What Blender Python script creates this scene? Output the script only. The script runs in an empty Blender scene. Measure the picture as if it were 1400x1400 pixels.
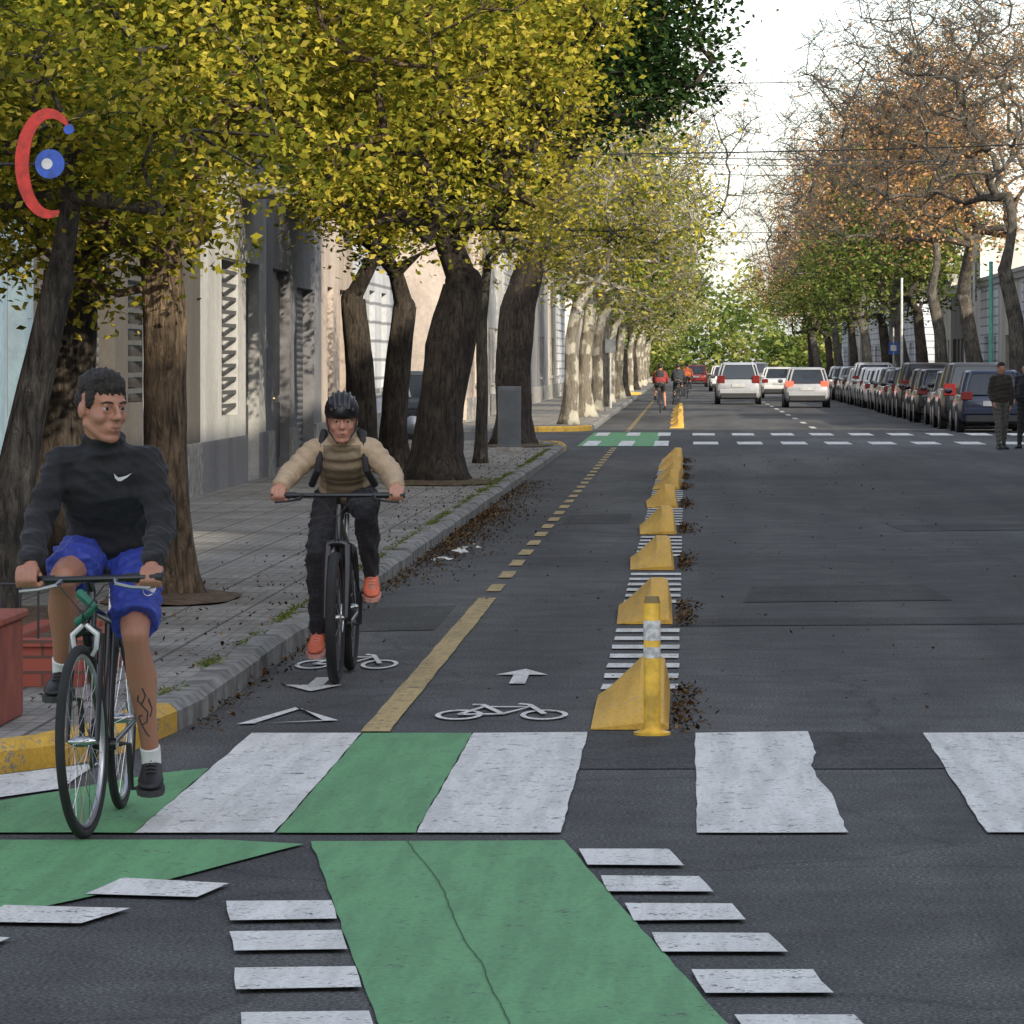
import bpy, math, random
import numpy as np
from mathutils import Vector, Matrix, Euler
from mathutils.bvhtree import BVHTree
R=random.Random(7)
sc=bpy.context.scene
COL=sc.collection
F=6000.0; VX=938.0; HY=495.0; CH=1.7
def S(px,py,h=0.0):
    z=(CH-h)*F/(py-HY)
    return ((px-VX)*z/F, z)
# ------------------------------------------------------------ materials
MATS={}
def nodes(name):
    m=bpy.data.materials.new(name); m.use_nodes=True
    nt=m.node_tree; b=nt.nodes['Principled BSDF']
    return m,nt,b
def N(nt,t,**k):
    n=nt.nodes.new(t)
    for a,v in k.items(): setattr(n,a,v)
    return n
def c4(c): return (c[0],c[1],c[2],1.0)
def ramp(nt,fac,stops):
    r=nt.nodes.new('ShaderNodeValToRGB'); e=r.color_ramp.elements
    e[0].position=stops[0][0]; e[0].color=c4(stops[0][1])
    e[1].position=stops[-1][0]; e[1].color=c4(stops[-1][1])
    for p,c in stops[1:-1]:
        x=e.new(p); x.color=c4(c)
    nt.links.new(fac,r.inputs[0]); return r.outputs[0]
def noise(nt,scale,detail=3,rough=.6,vec=None,dist=0.0):
    n=N(nt,'ShaderNodeTexNoise'); n.inputs['Scale'].default_value=scale; n.inputs['Detail'].default_value=detail
    n.inputs['Roughness'].default_value=rough; n.inputs['Distortion'].default_value=dist
    if vec is not None: nt.links.new(vec,n.inputs['Vector'])
    return n.outputs[0]
def mix(nt,a,b,fac,mode='MIX'):
    m=nt.nodes.new('ShaderNodeMix'); m.data_type='RGBA'; m.blend_type=mode
    for s,v in ((0,fac),(6,a),(7,b)):
        if isinstance(v,(int,float)): m.inputs[s].default_value=v
        elif isinstance(v,tuple): m.inputs[s].default_value=c4(v)
        else: nt.links.new(v,m.inputs[s])
    return m.outputs[2]
def pos(nt,scale=(1,1,1),obj=False):
    if obj: g=nt.nodes.new('ShaderNodeTexCoord').outputs['Object']
    else: g=nt.nodes.new('ShaderNodeNewGeometry').outputs['Position']
    m=nt.nodes.new('ShaderNodeMapping'); m.inputs['Scale'].default_value=scale
    nt.links.new(g,m.inputs[0]); return m.outputs[0]
def bump(nt,b,h,strength=.3,dist=.01):
    n=nt.nodes.new('ShaderNodeBump'); n.inputs['Strength'].default_value=strength; n.inputs['Distance'].default_value=dist
    nt.links.new(h,n.inputs['Height']); nt.links.new(n.outputs[0],b.inputs['Normal'])
def g3(x): return (x,x,x)
def mat(name,col,rough=.6,metal=0,var=.15,scale=6,bmp=0,bscale=40,bdist=.005,coat=0,emit=None,es=0,spec=.5):
    if name in MATS: return MATS[name]
    m,nt,b=nodes(name)
    v=pos(nt,obj=True)
    if var>0:
        n=noise(nt,scale,3,.6,v)
        lo=tuple(x*(1-var) for x in col); hi=tuple(min(1,x*(1+var)) for x in col)
        nt.links.new(ramp(nt,n,[(.37,lo),(.63,hi)]),b.inputs['Base Color'])
    else: b.inputs['Base Color'].default_value=c4(col)
    b.inputs['Roughness'].default_value=rough; b.inputs['Metallic'].default_value=metal
    b.inputs['Coat Weight'].default_value=coat; b.inputs['Specular IOR Level'].default_value=spec
    if emit: b.inputs['Emission Color'].default_value=c4(emit); b.inputs['Emission Strength'].default_value=es
    if bmp>0: bump(nt,b,noise(nt,bscale,3,.6,v),bmp,bdist)
    MATS[name]=m; return m
def asphalt(name,base,tint=(1,1,1.03)):
    m,nt,b=nodes(name); v=pos(nt)
    big=noise(nt,.18,4,.65,pos(nt,(1,.35,1)),.6)
    mid=noise(nt,2.2,4,.7,v)
    fine=noise(nt,75,2,.75,v)
    lo=tuple(base*.72*t for t in tint); hi=tuple(base*1.35*t for t in tint)
    c=ramp(nt,big,[(.4,lo),(.6,hi)])
    c=mix(nt,c,ramp(nt,mid,[(.38,g3(.76)),(.62,g3(1.22))]),.8,'MULTIPLY')
    c=mix(nt,c,ramp(nt,fine,[(.38,g3(.4)),(.5,g3(.95)),(.62,(2.6,2.55,2.4))]),.85,'MULTIPLY')
    st=noise(nt,1.1,3,.6,pos(nt,(1.3,.05,1)))
    c=mix(nt,c,ramp(nt,st,[(.4,(.82,.82,.84)),(.6,(1.15,1.15,1.13))]),.8,'MULTIPLY')
    vo=N(nt,'ShaderNodeTexVoronoi',feature='DISTANCE_TO_EDGE'); vo.inputs['Scale'].default_value=.33
    wn=nt.nodes.new('ShaderNodeTexNoise'); wn.inputs['Scale'].default_value=1.6; wn.inputs['Detail'].default_value=3; nt.links.new(v,wn.inputs['Vector'])
    wm=mix(nt,v,wn.outputs[1],.35,'ADD'); nt.links.new(wm,vo.inputs['Vector'])
    cr=ramp(nt,vo.outputs[0],[(.0,g3(.35)),(.007,g3(1))])
    c=mix(nt,c,cr,.55,'MULTIPLY')
    nt.links.new(c,b.inputs['Base Color']); b.inputs['Roughness'].default_value=.86
    b.inputs['Specular IOR Level'].default_value=.3
    bump(nt,b,fine,.7,.006); return m
def paint(name,col,under=(.07,.07,.072),wear=.36,rough=.75):
    m,nt,b=nodes(name); v=pos(nt)
    a=noise(nt,9,4,.75,v); f=noise(nt,60,2,.7,v); g=noise(nt,.9,3,.6,v)
    base=mix(nt,tuple(x*.84 for x in col),tuple(min(1,x*1.1) for x in col),g)
    base=mix(nt,base,ramp(nt,f,[(.38,g3(.74)),(.56,g3(1.06))]),.6,'MULTIPLY')
    s=mix(nt,a,f,.45)
    msk=ramp(nt,s,[(wear-.02,(0,0,0)),(wear+.03,(1,1,1))])
    c=mix(nt,under,base,msk)
    st=noise(nt,3.0,4,.65,pos(nt,(3,.25,1)))
    c=mix(nt,c,ramp(nt,st,[(.4,g3(.76)),(.58,g3(1))]),.8,'MULTIPLY')
    nt.links.new(c,b.inputs['Base Color']); b.inputs['Roughness'].default_value=rough
    bump(nt,b,f,.5,.004); return m
M_ASPH=asphalt('asphalt',.060); M_PATCH=asphalt('fresh_asphalt',.038)
M_WHITE=paint('white_road_paint',(.74,.725,.69),wear=.405)
M_GREEN=paint('green_road_paint',(.12,.335,.14),wear=.385)
M_YEL=paint('yellow_road_paint',(.5,.36,.15),wear=.43)
M_YELK=paint('yellow_kerb_paint',(.72,.42,.05),under=(.25,.24,.22),wear=.42)
def paving():
    m,nt,b=nodes('paving_tiles'); v=pos(nt)
    br=N(nt,'ShaderNodeTexBrick'); br.offset=0; nt.links.new(v,br.inputs['Vector'])
    br.inputs['Scale'].default_value=1; br.inputs['Brick Width'].default_value=.4; br.inputs['Row Height'].default_value=.4
    br.inputs['Mortar Size'].default_value=.012
    br.inputs['Color1'].default_value=c4((.25,.24,.225)); br.inputs['Color2'].default_value=c4((.32,.305,.285)); br.inputs['Mortar'].default_value=c4((.12,.115,.1))
    b2=N(nt,'ShaderNodeTexBrick'); b2.offset=0; nt.links.new(v,b2.inputs['Vector'])
    b2.inputs['Brick Width'].default_value=.08; b2.inputs['Row Height'].default_value=.4; b2.inputs['Scale'].default_value=1; b2.inputs['Mortar Size'].default_value=.006
    b2.inputs['Color1'].default_value=c4((1,1,1)); b2.inputs['Color2'].default_value=c4((.93,.93,.93)); b2.inputs['Mortar'].default_value=c4((.6,.6,.6))
    c=mix(nt,br.outputs[0],b2.outputs[0],.8,'MULTIPLY')
    c=mix(nt,c,ramp(nt,noise(nt,.7,4,.7,v),[(.38,(.6,.58,.55)),(.6,g3(1.1))]),.85,'MULTIPLY')
    c=mix(nt,c,ramp(nt,noise(nt,14,3,.7,v),[(.38,g3(.68)),(.6,g3(1.12))]),.8,'MULTIPLY')
    nt.links.new(c,b.inputs['Base Color']); b.inputs['Roughness'].default_value=.85
    bump(nt,b,br.outputs[0],.4,.004); return m
M_PAVE=paving()
M_KERB=mat('kerb_stone',(.2,.195,.185),.85,0,.42,5,.6,25,.01)
M_SOIL=mat('soil',(.11,.07,.045),.95,0,.45,12,1,30,.02)
M_CEM=mat('cement',(.3,.29,.27),.85,0,.3,8,.4,40)
def bark(name,a,b_,pale=None):
    m,nt,b=nodes(name); v=pos(nt,(9,9,1.6),True)
    n=noise(nt,2.4,5,.75,v,.8)
    c=ramp(nt,n,[(.38,a),(.6,b_)])
    if pale: c=mix(nt,c,pale,ramp(nt,noise(nt,3,3,.5,pos(nt,(1,1,.6),True)),[(.5,(0,0,0)),(.56,(1,1,1))]))
    else: c=mix(nt,c,ramp(nt,noise(nt,2.4,3,.6,pos(nt,obj=True)),[(.38,g3(.5)),(.62,(1.25,1.25,1.2))]),.9,'MULTIPLY')
    nt.links.new(c,b.inputs['Base Color']); b.inputs['Roughness'].default_value=.95
    bump(nt,b,n,1,.07); return m
M_BARK=bark('dark_bark',(.014,.011,.009),(.09,.07,.055))
M_BARKB=bark('brown_bark',(.05,.034,.022),(.25,.18,.12))
M_BARKG=bark('grey_bark',(.04,.035,.03),(.17,.15,.125))
M_BARKP=bark('mottled_bark',(.14,.12,.09),(.25,.22,.17),(.5,.47,.38))
def leafmat(name,stops,trans=.35):
    m,nt,b=nodes(name)
    at=nt.nodes.new('ShaderNodeAttribute'); at.attribute_name='tint'
    c=ramp(nt,at.outputs['Fac'],stops)
    nt.nodes.remove(b)
    d=nt.nodes.new('ShaderNodeBsdfDiffuse'); nt.links.new(c,d.inputs[0])
    t=nt.nodes.new('ShaderNodeBsdfTranslucent'); nt.links.new(c,t.inputs[0])
    mx=nt.nodes.new('ShaderNodeMixShader'); mx.inputs[0].default_value=trans
    nt.links.new(d.outputs[0],mx.inputs[1]); nt.links.new(t.outputs[0],mx.inputs[2])
    nt.links.new(mx.outputs[0],nt.nodes['Material Output'].inputs[0]); return m
L_YG=leafmat('yellow_green_leaves',[(0,(.06,.09,.015)),(.35,(.2,.22,.03)),(.7,(.5,.43,.05)),(1,(.68,.55,.12))],.42)
L_DK=leafmat('dark_green_leaves',[(0,(.012,.028,.01)),(.6,(.03,.06,.018)),(1,(.07,.11,.03))],.2)
L_OR=leafmat('autumn_leaves',[(0,(.16,.18,.04)),(.3,(.38,.22,.09)),(.75,(.58,.3,.14)),(1,(.62,.44,.22))])
L_GR=leafmat('green_leaves',[(0,(.04,.065,.02)),(.6,(.13,.18,.04)),(1,(.32,.31,.09))])
L_BR=leafmat('dead_leaves',[(0,(.03,.018,.01)),(.7,(.11,.06,.03)),(1,(.28,.18,.07))],.1)
# ------------------------------------------------------------ mesh builder
def V(*a): return Vector(a[0]) if len(a)==1 else Vector(a)
class MB:
    def __init__(s): s.v=[]; s.f=[]; s.m=[]; s.T=None
    def add(s,vs,fs,mi=0):
        o=len(s.v)
        for p in vs:
            p=Vector(p)
            if s.T is not None: p=s.T@p
            s.v.append(p)
        for f in fs: s.f.append(tuple(i+o for i in f)); s.m.append(mi)
    def box(s,x0,x1,y0,y1,z0,z1,mi=0,bev=0):
        if bev>0:
            b=bev; vs=[]
            for z,i in ((z0,b),(z0+b,0),(z1-b,0),(z1,b)):
                k=b if i==0 else 0
                vs+=[(x0+i+k,y0+i,z),(x1-i-k,y0+i,z),(x1-i,y0+i+k,z),(x1-i,y1-i-k,z),(x1-i-k,y1-i,z),(x0+i+k,y1-i,z),(x0+i,y1-i-k,z),(x0+i,y0+i+k,z)]
            fs=[tuple(range(7,-1,-1)),tuple(range(24,32))]
            for k in range(3):
                for j in range(8): fs.append((k*8+j,k*8+(j+1)%8,(k+1)*8+(j+1)%8,(k+1)*8+j))
            s.add(vs,fs,mi); return
        s.add([(x0,y0,z0),(x1,y0,z0),(x1,y1,z0),(x0,y1,z0),(x0,y0,z1),(x1,y0,z1),(x1,y1,z1),(x0,y1,z1)],
              [(3,2,1,0),(4,5,6,7),(0,1,5,4),(1,2,6,5),(2,3,7,6),(3,0,4,7)],mi)
    def loft(s,rings,mi=0,caps=True):
        n=len(rings[0]); vs=[p for r in rings for p in r]; fs=[]
        for k in range(len(rings)-1):
            for j in range(n): fs.append((k*n+j,k*n+(j+1)%n,(k+1)*n+(j+1)%n,(k+1)*n+j))
        if caps: fs.append(tuple(range(n-1,-1,-1))); o=(len(rings)-1)*n; fs.append(tuple(range(o,o+n)))
        s.add(vs,fs,mi)
    def tube(s,pts,rad,n=8,mi=0,caps=True):
        pts=[Vector(p) for p in pts]
        if not hasattr(rad,'__len__'): rad=[rad]*len(pts)
        rings=[]; ref=None
        for i,p in enumerate(pts):
            d=(pts[min(i+1,len(pts)-1)]-pts[max(i-1,0)])
            if d.length<1e-9: d=V(0,0,1)
            d.normalize()
            if ref is None: ref=V(1,0,0) if abs(d.x)<.8 else V(0,1,0)
            a=(ref-d*ref.dot(d)); 
            if a.length<1e-6: a=d.orthogonal()
            a.normalize(); b=d.cross(a); ref=a
            rings.append([p+(a*math.cos(t)+b*math.sin(t))*rad[i] for t in [2*math.pi*j/n for j in range(n)]])
        s.loft(rings,mi,caps)
    def sph(s,c,r,mi=0,n=12,M=None):
        if not hasattr(r,'__len__'): r=(r,r,r)
        c=Vector(c); vs=[];m=n//2
        def P(x,y,z):
            q=V(x*r[0],y*r[1],z*r[2])
            if M is not None: q=M@q
            return c+q
        vs=[P(0,0,-1)]
        for i in range(1,m):
            a=-math.pi/2+math.pi*i/m
            for j in range(n): t=2*math.pi*j/n; vs.append(P(math.cos(a)*math.cos(t),math.cos(a)*math.sin(t),math.sin(a)))
        vs.append(P(0,0,1)); fs=[]
        for j in range(n): fs.append((0,1+(j+1)%n,1+j))
        for i in range(m-2):
            for j in range(n): fs.append((1+i*n+j,1+i*n+(j+1)%n,1+(i+1)*n+(j+1)%n,1+(i+1)*n+j))
        l=len(vs)-1;o=1+(m-2)*n
        for j in range(n): fs.append((o+j,o+(j+1)%n,l))
        s.add(vs,fs,mi)
    def cap(s,p0,r0,p1,r1,mi=0,n=12):
        s.sph(p0,r0,mi,n); s.sph(p1,r1,mi,n); s.tube([p0,p1],[r0,r1],n,mi)
    def chain(s,pts,rad,mi=0,n=12):
        for i in range(len(pts)-1): s.cap(pts[i],rad[i],pts[i+1],rad[i+1],mi,n)
    def torus(s,c,ax,Rr,r,mi=0,n=48,m=8,flat=1.0):
        c=Vector(c); ax=Vector(ax).normalized(); a=ax.orthogonal().normalized(); b=ax.cross(a); vs=[];fs=[]
        for i in range(n):
            t=2*math.pi*i/n; d=a*math.cos(t)+b*math.sin(t)
            for j in range(m):
                q=2*math.pi*j/m; vs.append(c+d*(Rr+r*math.cos(q))+ax*(r*flat*math.sin(q)))
        for i in range(n):
            for j in range(m): fs.append((i*m+j,((i+1)%n)*m+j,((i+1)%n)*m+(j+1)%m,i*m+(j+1)%m))
        s.add(vs,fs,mi)
    def obj(s,name,mats,parent=None,smooth=True,angle=35,**props):
        me=bpy.data.meshes.new(name); me.from_pydata([tuple(v) for v in s.v],[],s.f)
        if not isinstance(mats,(list,tuple)): mats=[mats]
        for m in mats: me.materials.append(m)
        if len(mats)>1: me.polygons.foreach_set('material_index',s.m)
        if smooth:
            me.polygons.foreach_set('use_smooth',[True]*len(me.polygons))
            if angle: 
                try: me.set_sharp_from_angle(angle=math.radians(angle))
                except Exception: pass
        me.update()
        return link(bpy.data.objects.new(name,me),parent,**props)
def link(o,parent=None,**props):
    COL.objects.link(o)
    if parent is not None: o.parent=parent
    for k,v in props.items(): o[k]=v
    return o
def empty(name,loc=(0,0,0),rot=0,**props):
    o=bpy.data.objects.new(name,None); o.empty_display_size=.3; o.location=loc; o.rotation_euler=(0,0,rot); return link(o,None,**props)
def copy_thing(o,loc,rot=None,scale=None,**props):
    def cp(src,par):
        d=src.copy(); COL.objects.link(d)
        if par is not None: d.parent=par; d.matrix_parent_inverse=src.matrix_parent_inverse.copy()
        for ch in src.children: cp(ch,d)
        return d
    d=cp(o,None); d.location=loc
    if rot is not None: d.rotation_euler=(0,0,rot)
    if scale is not None: d.scale=scale if hasattr(scale,'__len__') else (scale,)*3
    for k,v in props.items(): d[k]=v
    return d
# ------------------------------------------------------------ ground & roads
XL=-2.3; XR=8.35
g=MB(); g.add([(-900,-300,-.04),(900,-300,-.04),(900,1800,-.04),(-900,1800,-.04)],[(0,1,2,3)])
g.obj('ground',M_SOIL,smooth=False,kind='structure')
r=MB()
def rect(mb,x0,x1,y0,y1,z,mi=0): mb.add([(x0,y0,z),(x1,y0,z),(x1,y1,z),(x0,y1,z)],[(0,1,2,3)],mi)
rect(r,XL-1.6,XR+1.6,-60,900,0)
blocks=[(17.3,88.0),(106.5,212.0),(226.0,340.0),(354.0,470.0)]
for y0,y1 in ((2,18.5),(87,107.5),(211,227),(339,355)):
    rect(r,-120,XL-1.6,y0,y1,0); rect(r,XR+1.6,120,y0,y1,0)
r.obj('road',M_ASPH,smooth=False,kind='structure')
def corner(x,y0,y1,side):
    s=side; near=[(0,3.7),(.04,2.9),(.12,1.9),(.3,1.2),(.65,.6),(1.3,.15),(2.2,0)]
    pts=[(x+s*60,y0)]+[(x+s*a,y0+b) for a,b in reversed(near)]+[(x+s*a,y1-b) for a,b in near]+[(x+s*60,y1)]
    return pts
def inset(pts,d,side):
    out=[]
    for i,p in enumerate(pts):
        a=Vector(pts[max(i-1,0)]); b=Vector(pts[min(i+1,len(pts)-1)]); t=(b-a).normalized()
        n=V(-t.y,t.x) if side<0 else V(t.y,-t.x)
        out.append((p[0]+n.x*d,p[1]+n.y*d))
    return out
def dense(pts,step=1.2):
    out=[]
    for a,b in zip(pts,pts[1:]):
        L=math.hypot(b[0]-a[0],b[1]-a[1]); k=max(1,int(L/step)) if L<120 else 1
        for i in range(k): out.append((a[0]+(b[0]-a[0])*i/k,a[1]+(b[1]-a[1])*i/k))
    out.append(pts[-1]); return out
def pavement(y0,y1,side,x):
    pts=dense(corner(x,y0,y1,side),1.3)
    ins=inset(pts,.16,side)
    p=MB(); n=len(ins); p.add([(a,b,.122) for a,b in ins],[tuple(range(n)) if side<0 else tuple(range(n-1,-1,-1))])
    p.obj('pavement',M_PAVE,smooth=False,kind='structure')
    for yel in (0,1):
        k=MB()
        for i in range(n-1):
            ym=(pts[i][1]+pts[i+1][1])/2; isy = (ym<y0+2.9 or ym>y1-5) and abs(pts[i][0]-x)<3.2
            if isy!=bool(yel): continue
            j=R.uniform(-.012,.008)
            a0,a1=pts[i],pts[i+1]; b0,b1=ins[i],ins[i+1]
            def L(p,q,t): return (p[0]+(q[0]-p[0])*t,p[1]+(q[1]-p[1])*t)
            g=0.009
            A0=L(a0,a1,g); A1=L(a0,a1,1-g); B0=L(b0,b1,g); B1=L(b0,b1,1-g)
            h=.135+j
            c0=L(A0,B0,.25); c1=L(A1,B1,.25)
            k.add([(A0[0],A0[1],-.03),(A1[0],A1[1],-.03),(A1[0],A1[1],h-.035),(A0[0],A0[1],h-.035),(c0[0],c0[1],h),(c1[0],c1[1],h),(B1[0],B1[1],h),(B0[0],B0[1],h),(B0[0],B0[1],-.03),(B1[0],B1[1],-.03)],
                  [(0,1,2,3),(3,2,5,4),(4,5,6,7),(7,6,9,8),(0,3,4,7,8),(1,9,6,5,2)])
        k.obj('kerb',M_YELK if yel else M_KERB,smooth=False,kind='structure')
for (y0,y1) in blocks:
    pavement(y0,y1,-1,XL); pavement(y0,y1,1,XR)
pavement(-60,3,1,XR); pavement(-60,3,-1,XL)
# ------------------------------------------------------------ painted markings
def jit(pts,step=.2,j=.004):
    out=[]
    for i in range(len(pts)):
        a=pts[i]; b=pts[(i+1)%len(pts)]; L=math.hypot(b[0]-a[0],b[1]-a[1]); k=max(1,int(L/step))
        for q in range(k): out.append((a[0]+(b[0]-a[0])*q/k+R.uniform(-j,j),a[1]+(b[1]-a[1])*q/k+R.uniform(-j,j)*2))
    return out
def ppoly(mb,pts,z,mi=0,step=.2,j=.004):
    q=jit(pts,step,j); a=sum(q[i][0]*q[(i+1)%len(q)][1]-q[(i+1)%len(q)][0]*q[i][1] for i in range(len(q)))
    if a<0: q.reverse()
    mb.add([(x,y,z) for x,y in q],[tuple(range(len(q)))],mi)
pt=MB(); ppoly(pt,[(-.46,18.3),(4.0,18.35),(8.3,18.6),(8.3,20.15),(3,20.05),(-.46,20.15)],.004)
ppoly(pt,[(.4,31),(1.9,31.3),(1.8,33.5),(.5,33.2)],.004)
ppoly(pt,[(-.1,28.2),(3.6,28.6),(3.5,29.4),(-.0,29.0)],.004)
ppoly(pt,[(2.2,44),(4.4,44.6),(4.3,46),(2.1,45.7)],.004)
ppoly(pt,[(-1.3,46),(-.6,46.2),(-.6,49),(-1.3,48.7)],.004)
ppoly(pt,[(-2.2,27.6),(-1.6,27.8),(-1.6,30.6),(-2.2,30.3)],.004)
pt.obj('road_patch',M_PATCH,smooth=False,kind='structure')
w=MB()
ZB,ZT=15.78,20.02
edges=[-2.98,-2.48,-1.98,-1.48,-.97,-.45,.04,.57,1.08,1.6,2.12,2.64,3.16,3.68,4.2,4.72,5.24,5.76,6.3,6.8,7.3,7.8]
ZQ=.009
for i in (0,2,4,6,8,10,12,14,16,18,20):
    a,b=edges[i],edges[i+1]
    if i==0: ppoly(w,[(a,ZT-2.3),(b,ZT-1.5),(b,17.4),(a,16.5)],ZQ)
    elif i==2: ppoly(w,[(a,ZB),(b,ZB),(b,ZT),(a,ZT)],ZQ)
    elif i==6: ppoly(w,[(a,ZB),(b+.01,ZB),(b-.0,17.2),(b-.035,17.9),(b-.045,18.4),(b-.01,19),(b-.01,ZT+.1),(a,ZT)],ZQ)
    else: ppoly(w,[(a,ZB),(b,ZB),(b,ZT+.05),(a,ZT)],ZQ)
for q in ([(790,1165),(915,1165),(935,1188),(803,1187)],[(820,1202),(957,1203),(975,1224),(832,1224)],[(853,1240),(1001,1241),(1020,1263),(868,1264)],
          [(890,1280),(1050,1281),(1076,1307),(905,1307)],[(944,1331),(1110,1331),(1139,1364),(965,1364)],[(1003,1393),(1170,1394),(1205,1430),(1030,1430)],
          [(308,1237),(452,1236),(461,1261),(315,1264)],[(315,1279),(466,1277),(474,1303),(318,1306)],[(322,1329),(485,1327),(494,1356),(322,1359)],[(330,1391),(503,1388),(515,1425),(330,1428)],
          [(168,1205),(314,1213),(270,1232),(118,1227)],[(5,1243),(180,1247),(112,1268),(-30,1266)],[(-130,1280),(15,1288),(-40,1310),(-190,1300)]):
    ppoly(w,[S(*p) for p in q],ZQ+.004)
def stroke(mb,pts,wd,z,sx=1,sy=1,ox=0,oy=0,closed=False):
    P=[Vector((p[0],p[1])) for p in pts]; n=len(P); rng=range(n) if closed else range(n-1)
    L=[];Rr=[]
    for i in range(n):
        a=P[(i-1)%n] if (closed or i>0) else P[i]; b=P[(i+1)%n] if (closed or i<n-1) else P[i]
        t=(b-a).normalized(); nn=V(-t.y,t.x)*wd/2
        L.append(P[i]+nn); Rr.append(P[i]-nn)
    for i in rng:
        j=(i+1)%n; q=[Rr[i],Rr[j],L[j],L[i]]
        mb.add([(ox+p.x*sx,oy+p.y*sy,z) for p in q],[(0,1,2,3)])
def bikesym(ox,oy,sx,sy,z):
    for cx in (-.34,.34): stroke(w,[(cx+.17*math.cos(t),.2+.17*math.sin(t)) for t in [math.pi*k/9 for k in range(18)]],.045,z,sx,sy,ox,oy,True)
    for k,ln in enumerate(([(-.34,.2),(-.18,.5),(.2,.5),(0,.22),(-.34,.2)],[(0,.22),(-.2,.58),(-.28,.58)],[(.34,.2),(.19,.56),(.1,.6)])): stroke(w,ln,.05,z+.0015*(k+1),sx,sy,ox,oy)
bikesym(-.885,20.75,.60,1.55,ZQ); bikesym(-1.9,24.2,.54,1.9,ZQ)
ppoly(w,[(-.93,23.1),(-.85,23.1),(-.85,23.75),(-.745,23.75),(-.88,24.2),(-1.03,23.75),(-.93,23.75)],ZQ,step=5)
ppoly(w,[(-1.98,23.55),(-1.9,23.55),(-1.9,23.0),(-1.80,23.0),(-1.93,22.55),(-2.1,23.0),(-1.98,23.0)],ZQ,step=5)
tri=[S(335,992),S(452,987),S(408,970)]; stroke(w,tri,.075,ZQ,closed=True)
for i in range(9):
    a=.15+i*.92; ppoly(w,[(a,90.2),(a+.52,90.2),(a+.52,93.2),(a,93.2)],ZQ,step=1); ppoly(w,[(a,101.2),(a+.52,101.2),(a+.52,104.4),(a,104.4)],ZQ,step=1)
for i in range(3):
    a=-2.1+i*.72; ppoly(w,[(a,88.4),(a+.3,88.4),(a+.3,94),(a,94)],ZQ+.004,step=1); ppoly(w,[(a,100.5),(a+.3,100.5),(a+.3,105),(a,105)],ZQ+.004,step=1)
SEP=[20.25,28.4,35.8,43.2,51.0,58.4,63.4,68.5,73.6]
for a,b in zip(SEP,SEP[1:]):
    y=a+2.45
    if b-a<6: y=a+2.2
    while y<b-.35:
        ppoly(w,[(-.44,y),(-.04,y),(-.04,y+.36),(-.44,y+.36)],ZQ,step=.3); y+=.8
ppoly(w,[(3.6,39),(4.9,39.2),(4.9,39.7),(3.6,39.6)],ZQ,step=.3)
for y in range(112,330,9): ppoly(w,[(3.2,y),(3.34,y),(3.34,y+3),(3.2,y+3)],ZQ,step=2)
w.obj('white_road_marking',M_WHITE,smooth=False,kind='structure')
gr=MB(); ZG=.0085
ppoly(gr,[(-1.475,ZB),(-.975,ZB),(-.975,ZT),(-1.475,ZT)],ZG)
ppoly(gr,[(-2.9,16.35),(-2.48,17.3),(-2.15,18.1),(-1.985,18.3),(-1.985,ZB),(-5,ZB)],ZG)
ppoly(gr,[S(425,1153),S(770,1152),S(990,1400),(.5,9.0),(-.35,8.6),S(515,1400)],ZG)
ppoly(gr,[S(415,1157),S(230,1206),S(0,1256),(-3.2,11.2),(-6,8.5),(-9,9.5),(-6,15.55),S(300,1151)],ZG)
ppoly(gr,[(-2.2,88.2),(-.6,88.2),(-.6,105.4),(-2.2,105.4)],ZG,step=1)
gr.obj('green_cycle_lane_marking',M_GREEN,smooth=False,kind='structure')
yl=MB(); ppoly(yl,[(-1.49,20.1),(-1.36,20.1),(-1.36,31.5),(-1.49,31.5)],ZG,step=.3)
y=32.4
while y<87: ppoly(yl,[(-1.48,y),(-1.37,y),(-1.37,y+1.05),(-1.48,y+1.05)],ZG,step=.4); y+=2.05
y=107
while y<200: ppoly(yl,[(-1.48,y),(-1.37,y),(-1.37,y+1.05),(-1.48,y+1.05)],ZG,step=.4); y+=2.05
yl.obj('yellow_road_marking',M_YEL,smooth=False,kind='structure')
ck=MB(); cp_=[(556,1153),(572,1175),(590,1196),(606,1220),(616,1248),(628,1276),(640,1300),(660,1322),(668,1350),(684,1378),(694,1400),(720,1450)]
cq=[]
for a,b in zip(cp_,cp_[1:]):
    for q in range(5): t=q/5; x_,y_=S(a[0]+(b[0]-a[0])*t+R.uniform(-1.2,1.2),a[1]+(b[1]-a[1])*t); cq.append((x_,y_))
stroke(ck,cq,.0035,.0125)
ck.obj('road_crack',mat('crack',(.035,.07,.04),.9,var=.1),smooth=False,kind='structure')
# ------------------------------------------------------------ separators, bollard
M_SEPY=paint('separator_yellow_paint',(.78,.45,.07),under=(.36,.33,.28),wear=.385)
def separator():
    e=empty('lane_separator',category='road separator',label='yellow painted concrete wedge dividing cycle lane from road',group='lane separators along the cycle lane')
    m=MB()
    def ring(y,h,i=0): return [(-.2+i,y,0.0),(.16-i,y,0.0),(.16-i,y,h*.35+.002),(.135-i,y,h*.93),(.11-i,y,h),(.02,y,h),(-.0,y,h*.9),(-.14+i,y,h*.3+.002),(-.2+i,y,h*.12+.001)]
    m.loft([ring(0,.03,.0),ring(.06,.055,.0),ring(.5,.13),ring(.9,.2),ring(1.0,.218),ring(1.4,.23),ring(1.75,.225),ring(1.93,.2,.015),ring(2.0,.04,.03)])
    m.obj('wedge',M_SEPY,e,angle=28)
    return e
s0=separator(); s0.location=(-.24,SEP[0],.004)
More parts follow.
